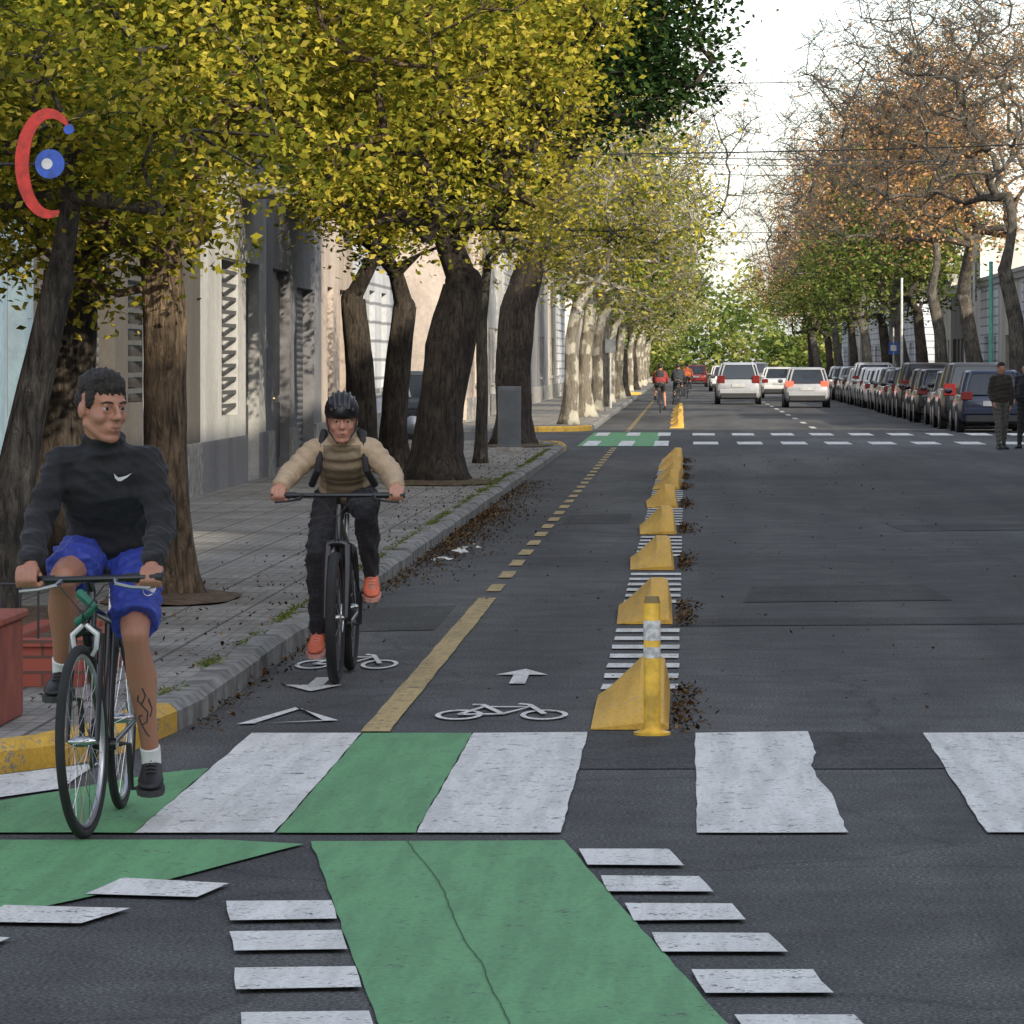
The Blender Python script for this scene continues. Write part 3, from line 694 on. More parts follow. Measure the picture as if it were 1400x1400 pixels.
# ------------------------------------------------------------ street furniture
def brickm():
    m,nt,b=nodes('red_brick'); br=N(nt,'ShaderNodeTexBrick'); v=nt.nodes.new('ShaderNodeTexCoord').outputs['Object']
    mp=nt.nodes.new('ShaderNodeMapping'); mp.inputs['Rotation'].default_value=(math.pi/2,0,0); nt.links.new(v,mp.inputs[0]); nt.links.new(mp.outputs[0],br.inputs['Vector'])
    br.inputs['Scale'].default_value=1; br.inputs['Brick Width'].default_value=.24; br.inputs['Row Height'].default_value=.075; br.inputs['Mortar Size'].default_value=.008
    br.inputs['Color1'].default_value=c4((.25,.05,.035)); br.inputs['Color2'].default_value=c4((.34,.08,.05)); br.inputs['Mortar'].default_value=c4((.12,.06,.045))
    nt.links.new(br.outputs[0],b.inputs['Base Color']); b.inputs['Roughness'].default_value=.8; bump(nt,b,br.outputs[1],.5,.01); return m
M_BRICK=brickm()
e=empty('planter',(-3.12,21.4,.12),category='planter',label='low red brick planter with railing around tree pit')
m=MB(); m.box(-.35,.19,-.12,0,0,.2,0); m.box(-.35,.19,2.0,2.12,0,.2,0); m.box(.07,.188,.002,1.998,0,.199,0); m.box(-.35,-.23,.002,1.998,0,.199,0); m.box(-.37,.21,-.14,.02,.201,.235,0); m.obj('brick_wall',M_BRICK,e,smooth=False)
m=MB(); m.box(-.23,.07,0,2.0,0,.17,0); m.obj('soil',M_SOIL,e,smooth=False)
m=MB()
for i in range(6): m.tube([(-.3+i*.09,-.06,.235),(-.3+i*.09,-.06,.5)],.006,6)
m.tube([(-.33,-.06,.5),(.18,-.06,.5)],.008,6); m.obj('railing',M_IRON,e)
e=empty('planter',(-3.2,18.9,.12),category='planter',label='tall terracotta red planter box at the kerb corner')
m=MB(); m.box(-.5,.24,0,.7,0,.44,0,.012); m.box(-.53,.26,-.03,.73,.44,.48,0,.01); m.obj('box',mat('terracotta',(.26,.065,.04),.75,var=.25,scale=4,bmp=.3),e,angle=30)
e=empty('utility_cabinet',(-3.12,77.5,.12),category='utility box',label='grey metal utility cabinet standing beside a tree trunk')
m=MB(); m.box(-.2,.2,-.15,.15,.08,1.15,0,.01); m.obj('housing',mat('grey_cabinet',(.13,.145,.16),.5,var=.15,scale=3),e,angle=30)
m=MB(); m.box(-.22,.22,-.17,.17,0,.08); m.obj('base',M_CEM,e,smooth=False)
m=MB(); m.box(-.17,.17,-.16,-.152,.14,1.08); m.obj('door',mat('grey_cabinet_door',(.11,.125,.14),.5,var=.15,scale=3),e,smooth=False)
def pole(x,y,h,col,r=.05,lab='painted steel pole at the kerb',nm='pole',sign=None):
    e=empty(nm,(x,y,.12),category='street pole',label=lab)
    m=MB(); m.tube([(0,0,0),(0,0,.25),(0,0,.27),(0,0,h)],[r*1.5,r*1.5,r,r*.8],12); m.obj('shaft',col,e)
    m=MB(); m.sph((0,0,h),(r*.95,r*.95,r*.6)); m.obj('cap',col,e)
    if sign=='blue':
        m=MB(); m.box(-.2,.2,-.03,-.015,1.9,2.4,0,.004); s_=m.obj('sign_panel',mat('sign_blue',(.02,.09,.4),.4),e,smooth=False)
        m=MB(); m.box(-.12,.12,-.038,-.032,2.05,2.28); m.obj('symbol',mat('sign_white',(.7,.7,.7),.4),s_,smooth=False)
    if sign=='dark':
        m=MB(); m.box(-.18,.18,-.03,-.015,h-.5,h-.02,0,.004); m.obj('sign_panel',mat('sign_back_grey',(.14,.15,.16),.5),e,smooth=False)
    return e
M_GPOLE=mat('green_pole_paint',(.1,.36,.27),.5,var=.15); M_WPOLE=mat('pale_pole_paint',(.5,.5,.48),.5,var=.15)
pole(8.65,124.5,4.4,M_GPOLE,.07,'slim green painted pole at the kerb','pole')
pole(8.6,175,4.9,M_WPOLE,.06,'slim pale pole standing near parked cars','pole')
pole(8.6,182,3.0,M_WPOLE,.04,'pale pole carrying a small blue parking sign','street_sign','blue')
pole(-2.62,152,2.4,M_WPOLE,.035,'thin pale pole carrying sign panel beside cycle lane','street_sign','dark')
pole(-5.35,43.5,3.6,mat('white_pipe',(.6,.6,.6),.5),.045,'white vertical pipe standing by the house front','pipe')
for i,(y,hl,hr,sag) in enumerate(((70,5.0,5.35,.15),(100,6.6,6.4,.2),(101,8.2,8.9,.3),(120,7.4,7.2,.3),(160,9,8.8,.4),(185,7.2,7.0,.3),(215,8.4,8.2,.3))):
    m=MB(); m.tube([(XF+(12-XF)*t/16,y+(i%3-1)*3*t/16,hl+(hr-hl)*t/16-sag*math.sin(math.pi*t/16)) for t in range(17)],.008+.00004*y,5)
    m.obj('overhead_cable',M_IRON,category='cable',label='black overhead cable strung across the street',group='overhead cables')
# round flat sign : red crescent and blue disc, half hidden in leaves
e=empty('shop_sign',(-3.66,25.25,2.84),category='shop sign',label='round sign with red crescent and blue disc among leaves')
m=MB(); n=40; A0,A1=math.radians(50),math.radians(290); rings=[]
for i in range(n+1):
    t=A0+(A1-A0)*i/n; wd=.034*math.sin(math.pi*(i/n))**.5+.006 if 0<i<n else .006
    c,s_=math.cos(t),math.sin(t); rings.append([((.16-wd)*c,-.012,(.29-wd)*s_),((.16+wd)*c,-.012,(.29+wd)*s_),((.16+wd)*c,.012,(.29+wd)*s_),((.16-wd)*c,.012,(.29-wd)*s_)])
m.loft(rings); m.obj('red_crescent',mat('sign_red',(.6,.025,.015),.35,var=.25,scale=14),e,angle=30)
m=MB(); m.tube([(0,-.012,0),(0,.012,0)],[.085,.085],28); m.obj('blue_disc',mat('sign_blue_gloss',(.015,.09,.5),.3,var=.35,scale=14),e)
m=MB(); m.tube([(-.015,-.018,0),(-.015,-.0125,0)],[.032,.032],16); m.obj('painted_highlight',mat('sign_white',(.7,.7,.7),.4),e)  # white highlight of the blue disc, put on as colour
m=MB(); m.tube([(.11,-.01,.2),(.11,.01,.2)],[.03,.03],14); m.obj('blue_spot',mat('sign_blue_gloss',(.015,.09,.5),.3),e)
m=MB(); m.tube([(-.45,.02,.0),(.1,.02,.0)],.009,8); m.tube([(-.45,.02,-2.72),(-.45,.02,.4)],.025,10); m.obj('bracket_pole',M_IRON,e)
# ------------------------------------------------------------ cars
M_TYRE=mat('tyre_rubber',(.02,.02,.02),.85,var=.2); M_RIM=mat('alloy',(.4,.4,.42),.35,1,.1); M_CGL=mat('car_glass',(.018,.022,.028),.06,0,0,spec=.9)
M_PLAS=mat('black_plastic',(.025,.025,.027),.6,var=.1); M_TAIL=mat('tail_light',(.16,.008,.006),.3,var=.1); M_TAILON=mat('tail_light_lit',(.6,.03,.02),.3,var=0,emit=(1,.06,.03),es=3.5)
M_PLATE=mat('plate',(.45,.45,.45),.5,var=.1); M_HEAD=mat('headlamp',(.6,.62,.65),.15,var=.1)
def carpaint(name,col): return mat('car_paint_'+name,col,.3,.15,.05,2,coat=.6)
def car(kind,paintm,label,lit=False,group=None):
    e=empty('parked_car' if not lit else 'car',category='car',label=label)
    if group: e['group']=group
    Ln,Wd,H={'hatch':(3.95,1.70,1.5),'sedan':(4.4,1.74,1.46),'suv':(4.3,1.82,1.68)}[kind]
    h=Ln/2; w_=Wd/2; zb={'hatch':.93,'sedan':.93,'suv':1.05}[kind]
    st=[(-h,.80,.38,.78*(1 if kind!='sedan' else 1.05)),(-h+.05,.9,.3,zb-.06),(-h+.25,.97,.24,zb-.0),(-h+.6,1.0,.2,zb+.01),(-.6,1.0,.2,zb),(.4,1.0,.2,zb-.01),(h-1.15,.99,.2,zb-.04),(h-.5,.95,.22,zb-.14),(h-.15,.86,.26,zb-.24),(h,.7,.34,zb-.36)]
    m=MB(); rings=[]
    for y,k,z0,z1 in st:
        ww=w_*k; pts=[(ww*.9,z0),(ww,z0+.12),(ww,z0+(z1-z0)*.62),(ww*.955,z1-.06),(ww*.87,z1)]
        rings.append([V(x,y,z) for x,z in pts]+[V(-x,y,z) for x,z in reversed(pts)])
    m.loft(rings); m.obj('body',paintm,e,angle=40)
    if kind=='hatch': yb0,yb1,yt0,yt1=-h+.1,h-1.05,-h+.45,h-1.95
    elif kind=='suv': yb0,yb1,yt0,yt1=-h+.08,h-1.1,-h+.32,h-1.85
    else: yb0,yb1,yt0,yt1=-h+.55,h-1.1,-h+1.15,h-1.95
    zt=H-.05; bw=w_*.9; tw=w_*.72
    def lvl(t,o=0): 
        ww=bw+(tw-bw)*t+o; a=yb0+(yt0-yb0)*t-o; b=yb1+(yt1-yb1)*t+o; z=zb-.02+(zt-zb+.02)*t; c=.12
        return [V(-ww+c,a,z),V(ww-c,a,z),V(ww,a+c,z),V(ww,b-c*2,z),V(ww-c*1.5,b,z),V(-ww+c*1.5,b,z),V(-ww,b-c*2,z),V(-ww,a+c,z)]
    m=MB(); m.loft([lvl(0),lvl(.5,.015),lvl(1)]); m.obj('window',M_CGL,e,angle=30)
    m=MB(); a=lvl(.93,.012); b=lvl(1.0,.012); top=[V(p.x*.9,p.y*.93,H) for p in lvl(1)]
    m.loft([a,b,top]); 
    for i in (0,1,2,7,4,5):
        m.tube([lvl(0,.008)[i],lvl(.5,.02)[i],lvl(.97,.01)[i]],.035,6)
    for sx in (1,-1):
        ym=(yb0+yb1)/2-.15; m.tube([V(sx*bw,ym,zb-.02),V(sx*(tw+.02),ym,zt)],.03,6)
        if kind!='sedan': m.tube([V(sx*bw,yb0+.75,zb-.02),V(sx*(tw+.02),yt0+.55,zt)],.045,6)
    m.obj('roof',paintm,e,angle=40)
    for sx in (1,-1):
        for yy in (-h+.78,h-.82):
            m=MB(); rr_=.31 if kind!='suv' else .35; x0=sx*(w_-.19); x1=sx*(w_+.012)
            m.tube([(x0,yy,rr_),(x0+sx*.02,yy,rr_),(x1-sx*.02,yy,rr_),(x1,yy,rr_)],[rr_*.9,rr_,rr_,rr_*.92],24); wh=m.obj('wheel',M_TYRE,e,angle=40)
            m=MB(); m.tube([(x1,yy,rr_),(x1+sx*.008,yy,rr_)],[rr_*.66,rr_*.62],16); m.obj('rim',M_RIM,wh,angle=40)
            m=MB(); m.torus((sx*(w_-.005),yy,rr_+.01),(1,0,0),rr_+.045,.03,0,24,6); m.obj('wheel_arch',M_PLAS,e)
    tz0,tz1={'hatch':(.78,.98),'sedan':(.72,.9),'suv':(.85,1.15)}[kind]
    for sx in (1,-1):
        m=MB(); x0,x1=sorted((sx*(w_*.6),sx*(w_*.93))); m.box(x0,x1,-h-.015,-h+.14,tz0,tz1,0,.02); m.obj('tail_light',M_TAILON if lit=='brake' else M_TAIL,e,angle=30)
        m=MB(); x0,x1=sorted((sx*(w_*.55),sx*(w_*.86))); m.box(x0,x1,h-.2,h-.02,.6,.73,0,.02); m.obj('headlight',M_HEAD,e,angle=30)
        m=MB(); m.sph((sx*(w_+.09),h-1.35,zb+.05),(.1,.06,.075),0,10); m.obj('side_mirror',paintm,e)
    m=MB(); m.box(-w_*.8,w_*.8,-h-.06,-h+.1,.24,.42,0,.03); m.obj('bumper',M_PLAS,e,angle=30)
    m=MB(); m.box(-w_*.84,w_*.84,-h-.05,-h+.08,.425,.6,0,.03); m.obj('bumper',paintm,e,angle=30)
    m=MB(); m.box(-.26,.26,-h-.035,-h-.01,.64,.76) if kind!='suv' else m.box(-.26,.26,-h-.035,-h-.01,.7,.83); m.obj('number_plate',M_PLATE,e,smooth=False)
    return e
PA={k:carpaint(k,c) for k,c in dict(silver=(.36,.37,.39),white=(.66,.66,.66),black=(.012,.012,.014),graphite=(.035,.037,.042),navy=(.012,.018,.045),red=(.22,.015,.015),brown=(.05,.038,.032),grey=(.15,.155,.16)).items()}
def place(e,x,y,rot=0): e.location=(x,y,.006); e.rotation_euler=(0,0,rot); return e
place(car('hatch',PA['silver'],'silver hatchback driving away with brake lights lit','brake'),4.5,165)
place(car('suv',PA['silver'],'silver sport utility car driving away along the street',True),2.1,178)
place(car('sedan',PA['white'],'white sedan driving away in the middle of the street',True),4.35,207)
place(car('hatch',PA['white'],'white hatchback driving away in the distance',True),2.2,255)
place(car('hatch',PA['red'],'dark red hatchback far along the street',True),.6,300)
place(car('suv',PA['grey'],'grey car far along the street',True),4.6,290)
G='cars parked along the kerb'
prot={}
seq=[('hatch','navy'),('suv','black'),('sedan','graphite'),('hatch','black'),('hatch','brown'),('suv','graphite'),('hatch','black'),('sedan','grey'),('hatch','graphite'),
     ('hatch','white'),('sedan','white'),('hatch','white'),('suv','silver'),('sedan','white'),('hatch','grey'),('hatch','white'),('sedan','black'),('hatch','silver')]
y=107.4
for k,c in seq:
    lab='parked %s %s standing at the kerb'%({'navy':'dark blue','brown':'dark brown'}.get(c,c),{'suv':'sport utility car','hatch':'hatchback','sedan':'sedan'}[k])
    if (k,c) in prot: copy_thing(prot[(k,c)],(7.35+R.uniform(-.1,.1),y,.006),rot=R.uniform(-.015,.015))
    else: prot[(k,c)]=place(car(k,PA[c],lab,group=G),7.35+R.uniform(-.1,.1),y)
    y+=R.uniform(5.2,6.2)
    if y>211 and y<228: y=231
copy_thing(prot[('hatch','graphite')],(-7.2,97.2,.006),rot=math.pi/2)
# ------------------------------------------------------------ organic meshes
def remesh(mb,name,mats,voxel,sm=4,parent=None,disp=None,matfn=None,**props):
    me=bpy.data.meshes.new('tmp'); me.from_pydata([tuple(v) for v in mb.v],[],mb.f); me.update()
    o=bpy.data.objects.new('tmp',me); COL.objects.link(o)
    r_=o.modifiers.new('r','REMESH'); r_.mode='VOXEL'; r_.voxel_size=voxel
    if sm: s_=o.modifiers.new('s','SMOOTH'); s_.factor=.5; s_.iterations=sm
    dg=bpy.context.evaluated_depsgraph_get(); out=bpy.data.meshes.new_from_object(o.evaluated_get(dg)); 
    bpy.data.objects.remove(o); out.name=name
    if disp:
        n=len(out.vertices); co=np.empty(n*3); out.vertices.foreach_get('co',co); co=co.reshape(-1,3); no=np.empty(n*3); out.vertices.foreach_get('normal',no); no=no.reshape(-1,3)
        co=disp(co,no); out.vertices.foreach_set('co',co.reshape(-1)); out.update()
    if not isinstance(mats,(list,tuple)): mats=[mats]
    out.materials.clear()
    for m in mats: out.materials.append(m)
    if matfn: out.polygons.foreach_set('material_index',[matfn(p.center) for p in out.polygons])
    out.polygons.foreach_set('use_smooth',[True]*len(out.polygons)); out.update()
    return link(bpy.data.objects.new(name,out),parent,**props)
def skinm(name,col):
    m,nt,b=nodes(name); v=pos(nt,obj=True)
    c=mix(nt,col,tuple(x*y for x,y in zip(col,(1.15,.8,.75))),noise(nt,14,3,.6,v))
    nt.links.new(c,b.inputs['Base Color']); b.inputs['Roughness'].default_value=.5
    bump(nt,b,noise(nt,180,2,.6,v),.15,.002); return m
SK1=skinm('skin_tan',(.38,.21,.14)); SK2=skinm('skin_light',(.46,.27,.19))
def cloth(name,col,rough=.85,wr=.4,sc=9,dist=.015):
    m,nt,b=nodes(name); v=pos(nt,obj=True)
    w1=noise(nt,sc,3,.5,v,1.2); 
    nt.links.new(mix(nt,tuple(x*.85 for x in col),tuple(x*1.15 for x in col),w1),b.inputs['Base Color']); b.inputs['Roughness'].default_value=rough
    b.inputs['Sheen Weight'].default_value=.08
    bump(nt,b,w1,wr,dist); return m
EYEW=mat('eye_white',(.5,.47,.44),.3,var=0); EYED=mat('iris',(.03,.018,.01),.15,var=0); LIP=mat('lips',(.3,.12,.095),.5,var=.1); HAIR=mat('dark_hair',(.018,.013,.01),.6,0,.4,60,.8,90,.01)
def wob(amp,fr,seed=0):
    def f(co,no):
        rs=np.random.RandomState(seed); d=np.zeros(len(co))
        for k in range(7):
            w_=rs.normal(size=3)*fr*(1+.4*k); q=np.sin(co@w_+rs.uniform(0,6)); d+=(1-2*np.abs(q))/(1+.5*k)
        return co+no*(d*amp/2)[:,None]
    return f
def person(J,label,skin,top,bottom,shoe,vox=.007,loc=(0,0,0),rot=0,hair='short',hs=1.0,group=None,name='person',head_yaw=0,head_pitch=0,puffer=False,shorts=False,sleeve=(.072,.062,.05),waist=(.17,.12),bag=None,helmet=None,sock=None,detail=True,female=False,topfn=None):
    J={k:Vector(v) for k,v in J.items()}
    hr=Matrix.Rotation(head_yaw,3,'Z')@Matrix.Rotation(head_pitch,3,'X')
    hc=J['head']
    def Hd(x,y,z): return hc+hr@(V(x,y,z)*hs)
    b=MB()
    def el(c,r_,n=20): b.sph(Hd(*c),tuple(q*hs for q in r_),0,n,hr)
    el((0,-.01,.045),(.074,.094,.084)); el((0,.012,-.01),(.066,.072,.08)); el((0,.03,-.05),(.05,.055,.055)); el((0,.064,-.092),(.024,.02,.018))
    el((0,.07,.034),(.052,.02,.013)); el((.04,.052,-.02),(.022,.026,.024)); el((-.04,.052,-.02),(.022,.026,.024)); el((0,.076,-.055),(.028,.018,.022))
    for s_ in (1,-1): b.cap(Hd(s_*.058,.0,-.045),.018*hs,Hd(s_*.02,.055,-.09),.016*hs)
    b.chain([Hd(0,.086,.022),Hd(0,.1,.002),Hd(0,.108,-.018)],[.008*hs,.0095*hs,.0115*hs],0,10); el((.011,.095,-.022),(.009,.012,.008)); el((-.011,.095,-.022),(.009,.012,.008))
    for s_ in (1,-1): el((s_*.077,-.008,.0),(.010,.02,.03)); el((s_*.031,.077,.0045),(.015,.010,.006)); el((s_*.031,.08,.0185),(.016,.009,.0055))
    b.cap(J['neck'],.056*hs,Hd(0,-.02,-.05),.05*hs)
    lat=(J['shL']-J['shR']).normalized(); 
    def torso(mb,pts,hw,hd,puf=0,n=24):
        P=[Vector(p) for p in pts]; dense_=[];W_=[];D_=[]
        for i in range(len(P)-1):
            for q in range(8): t=q/8; dense_.append(P[i].lerp(P[i+1],t)); ss=t*t*(3-2*t); W_.append(hw[i]+(hw[i+1]-hw[i])*ss); D_.append(hd[i]+(hd[i+1]-hd[i])*ss)
        dense_.append(P[-1]); W_.append(hw[-1]); D_.append(hd[-1]); rings=[]; acc=0
        for i,p in enumerate(dense_):
            d=(dense_[min(i+1,len(dense_)-1)]-dense_[max(i-1,0)]).normalized(); f=lat.cross(d).normalized()*-1
            if i: acc+=(p-dense_[i-1]).length
            g_=1+puf*(abs(math.sin(math.pi*acc/.055))-.5)
            rings.append([p+lat*(W_[i]*g_*math.copysign(abs(math.cos(t))**.85,math.cos(t)))+f*(D_[i]*g_*math.copysign(abs(math.sin(t))**.85,math.sin(t))) for t in [2*math.pi*j/n for j in range(n)]])
        mb.loft(rings)
    pel,ch,nk=J['pelvis'],J['chest'],J['neck']; mid=pel.lerp(ch,.5)+ (V(0,-.02,0) if 'gripR' in J else V(0,0,0))
    k=.88 if female else 1
    torso(b,[pel-(ch-pel)*.18,pel,mid,ch,ch.lerp(nk,.55),nk],[.13,.15,.13*k,.155*k,.12*k,.05],[.09,.1,.09,.105,.085,.045])
    for s_ in 'RL':
        sh,e_,wr,hp,kn,an=[J[q+s_] for q in ('sh','el','wr','hip','kn','an')]
        b.cap(ch.lerp(nk,.6),.05,sh,.05); m1=sh.lerp(e_,.45); b.chain([sh,m1,e_],[.05*k,.045*k,.036*k]); b.chain([e_,e_.lerp(wr,.3),wr],[.037*k,.038*k,.025*k])
        b.cap(pel,.09,hp,.085); b.chain([hp,hp.lerp(kn,.4),kn],[.083,.074,.052])
        cdir=V(0,-1,0) if (kn-an).normalized().z>.5 else V(0,0,1)
        b.chain([kn,kn.lerp(an,.12),kn.lerp(an,.34)+cdir*.02,kn.lerp(an,.68),an],[.051,.047,.058,.038,.032])
        toe=J['toe'+s_]; b.chain([an+V(0,-.03,-.05)*.8,an+toe*.1+V(0,0,-.065)],[.032,.03])
        if 'grip'+s_ in J:
            B=J['grip'+s_]; u=V(1,0,0)*(1 if B.x>0 else -1); f=V(0,1,0); up=V(0,0,1)
            for i in range(4):
                o=u*((i-1.5)*.0215+.004); ln=[.95,1.05,1.0,.85][i]
                K=B+o-f*.012+up*.034; b.cap(wr+(K-wr)*.15,.018,K,.0125,0,10)
                b.chain([K,B+o+f*.026*ln+up*.022,B+o+f*.034*ln-up*.006,B+o+f*.014-up*.028],[.011,.0098,.0089,.008],0,10)
            b.cap(wr,.025,B-f*.035+up*.02,.024)
            t0=B-u*.032-f*.03+up*.012; b.chain([wr.lerp(t0,.5),t0,B-u*.05-f*.004-up*.014,B-u*.042+f*.02-up*.024],[.018,.0145,.0115,.0095],0,10)
        else:
            d=(wr-e_).normalized(); sd=lat*(-1 if s_=='R' else 1); pal=wr+d*.075; b.cap(wr,.024,pal,.024); fw=V(0,1,0)
            for i in range(4):
                o=fw*((1.5-i)*.019); b.chain([wr+d*.04+o*.6,wr+d*.085+o,wr+d*.12+o-sd*.008,wr+d*.145+o-sd*.022],[.013,.0105,.0095,.008],0,8)
            b.chain([wr+d*.03+fw*.02,wr+d*.06+fw*.042,wr+d*.09+fw*.048-sd*.01],[.014,.0115,.0095],0,8)
    def bodydisp(co,no):
        for s_ in (1,-1):
            c=np.array(Hd(s_*.031,.082,.011)); rel=(co-c)@np.array(hr); d2=rel[:,0]**2/(.012**2)+rel[:,1]**2/(.012**2)+rel[:,2]**2/(.0065**2); co=co-np.array(hr@V(0,1,0))*(.009*np.exp(-d2/2))[:,None]
        c=np.array(Hd(0,.095,-.054)); rel=(co-c)@np.array(hr); msk=np.exp(-(rel[:,0]/.02)**2-(rel[:,2]/.0028)**2-(rel[:,1]/.03)**2); co=co-np.array(hr@V(0,1,0))*(.004*msk)[:,None]
        return co
    props=dict(category='person',label=label)
    if group: props['group']=group
    P_=remesh(b,name,skin,vox,3,None,bodydisp if detail else None,**props); P_.location=loc; P_.rotation_euler=(0,0,rot)
    if detail:
        for s_ in (1,-1):
            cc=Hd(s_*.031,.0715,.011)
            m=MB(); m.sph(cc,.0118*hs,0,16); fw=hr@V(0,1,0)
            for i,f in enumerate(m.f):
                c=sum((m.v[q] for q in f),V(0,0,0))/len(f)-cc
                if c.normalized().dot((fw+V(0,0,-.05)).normalized())>.82: m.m[i]=1
            m.obj('eye',[EYEW,EYED],P_)
            m=MB(); m.tube([Hd(s_*.013,.088,.0285),Hd(s_*.025,.090,.033),Hd(s_*.038,.085,.034),Hd(s_*.051,.072,.028)],[.002,.0036,.0036,.0015],8); m.obj('eyebrow',HAIR,P_)
        m=MB(); m.tube([Hd(-.022,.083,-.0555),Hd(-.008,.092,-.053),Hd(0,.0925,-.0535),Hd(.008,.092,-.053),Hd(.022,.083,-.0555)],[.001,.004,.0038,.004,.001],8); m.tube([Hd(-.018,.085,-.058),Hd(0,.0915,-.0605),Hd(.018,.085,-.058)],[.001,.0052,.001],8)
        m.obj('lips',LIP,P_)
    h_=MB()
    if hair=='short':
        h_.sph(Hd(0,-.010,.078),tuple(q*hs for q in (.080,.099,.068)),0,20,hr); h_.sph(Hd(0,-.036,.03),tuple(q*hs for q in (.080,.078,.075)),0,20,hr)
        h_.sph(Hd(.01,.035,.108),tuple(q*hs for q in (.058,.045,.034)),0,16,hr)
        for s_ in (1,-1): h_.sph(Hd(s_*.066,.018,.04),tuple(q*hs for q in (.013,.026,.038)),0,12,hr)
        remesh(h_,'hair',HAIR,vox,1,P_,wob(.005,75,3))
    elif hair=='long':
        h_.sph(Hd(0,-.03,.05),tuple(q*hs for q in (.083,.085,.09)),0,20,hr); h_.chain([Hd(0,-.1,.02),Hd(0,-.12,-.06),Hd(.01,-.12,-.16)],[.03,.035,.02]); remesh(h_,'hair',HAIR,vox,2,P_,wob(.004,90,3))
    t=MB(); puf=.10 if puffer else 0; ww,wd=waist
    torso(t,[pel.lerp(ch,-.06),pel.lerp(ch,.2),mid+V(0,0,.02),ch,ch.lerp(nk,.5),ch.lerp(nk,.85),nk+(nk-ch)*.15],[ww*.97,ww*1.04,ww,.182*k,.15*k,.092,.062],[wd*.95,wd*1.05,wd*.98,wd*1.05,.105,.083,.064],puf)
    def sleeve_(p,rad):
        pts=[];rd=[];acc=0
        for i in range(len(p)-1):
            L=(p[i+1]-p[i]).length; kk=max(2,int(L/.008))
            for q in range(kk): tt=q/kk; pts.append(p[i].lerp(p[i+1],tt)); a=acc+L*tt; rd.append((rad[i]+(rad[i+1]-rad[i])*tt)*(1+(.13*(abs(math.sin(math.pi*a/.052))-.5) if puffer else 0)))
            acc+=L
        pts.append(p[-1]); rd.append(rad[-1]); t.tube(pts,rd,16)
    for s_ in 'RL':
        sh,e_,wr=J['sh'+s_],J['el'+s_],J['wr'+s_]; t.cap(ch.lerp(nk,.62),.07,sh,sleeve[0]*.98); t.sph(e_,sleeve[1]*1.0)
        a1=sh.lerp(e_,.5); c0=(e_-sh).normalized(); d2=(wr-e_)
        sleeve_([sh-c0*.01,a1,e_+(sh-e_)*.08,e_+d2*.12,e_+d2*.55,e_+d2*.86,wr],[sleeve[0],(sleeve[0]+sleeve[1])/2*1.0,sleeve[1],sleeve[1],sleeve[2]*1.12,sleeve[2]*1.05,sleeve[2]*.72])
    if not puffer:
        cd=(nk-ch).normalized(); t.torus(nk+cd*.015+V(0,-.012,0),cd+V(0,-.2,0),.062,.024,0,24,8); t.sph(nk+V(0,-.09,-.02),(.08,.05,.06))
    else:
        cd=(nk-ch).normalized()
        for q in (.0,.028): t.torus(nk+cd*(.02+q),cd,.058,.02,0,24,8)
    T_=remesh(t,'jacket' if puffer else 'sweatshirt',top,max(vox,.0065),3 if not puffer else 1,P_,wob(.0095 if not puffer else .003,15,5),topfn)
    q=MB(); 
    q.sph(pel,(.155,.12,.105)) 
    for s_ in 'RL':
        hp,kn,an=J['hip'+s_],J['kn'+s_],J['an'+s_]
        if shorts:
            cut=.72 if s_=='R' else .88
            q.chain([hp,hp.lerp(kn,cut*.5)],[.104,.098]); q.tube([hp.lerp(kn,.2),hp.lerp(kn,cut)],[.1,.093],20)
        else: 
            q.chain([hp,hp.lerp(kn,.4),kn],[.1,.09,.068]); q.chain([kn,kn.lerp(an,.3)+V(0,-.012,0),kn.lerp(an,.7),kn.lerp(an,.97)],[.068,.068,.055,.05])
    B_=remesh(q,'shorts' if shorts else 'trousers',bottom,max(vox,.007),3,P_,wob(.010,18,8))
    for s_ in 'RL':
        an,toe=J['an'+s_],J['toe'+s_].normalized(); upv=V(0,0,1); upv=(upv-toe*upv.dot(toe)).normalized(); sd=toe.cross(upv)
        A=an-upv*.055
        m=MB()
        def rg(t,wd,h0,h1): return [A+toe*t+sd*(wd*math.cos(a))+upv*((h0+h1)/2+(h1-h0)/2*math.sin(a)) for a in [2*math.pi*j/14 for j in range(14)]]
        m.loft([rg(-.085,.012,-.02,.015),rg(-.075,.03,-.028,.06),rg(-.04,.037,-.03,.075),rg(0,.039,-.03,.07),rg(.05,.042,-.03,.045),rg(.1,.048,-.03,.025),rg(.14,.044,-.028,.012),rg(.17,.03,-.025,-.0),rg(.182,.01,-.018,-.01)])
        so=m.obj('shoe',shoe[0],P_,angle=None)
        m=MB(); 
        def rs_(t,wd,o): return A+toe*t+sd*wd+upv*o
        out=[(-.088,.0),(-.075,.032),(-.03,.042),(.04,.044),(.1,.053),(.14,.049),(.172,.033),(.188,0)]; ol=[(t,w2) for t,w2 in out]+[(t,-w2) for t,w2 in reversed(out[1:-1])]
        m.loft([[rs_(t,w2*.96,-.05) for t,w2 in ol],[rs_(t,w2,-.043) for t,w2 in ol],[rs_(t,w2,-.026) for t,w2 in ol]]); m.obj('sole',shoe[1],so,angle=30)
        if detail:
            m=MB()
            for i in range(4): tt=.03+i*.022; zz=.052-i*.0085; m.tube([A+toe*tt+sd*.02+upv*(zz-.002),A+toe*(tt+.008)+upv*(zz+.005),A+toe*tt-sd*.02+upv*(zz-.002)],.0035,6)
            m.obj('shoelace',shoe[1],so)
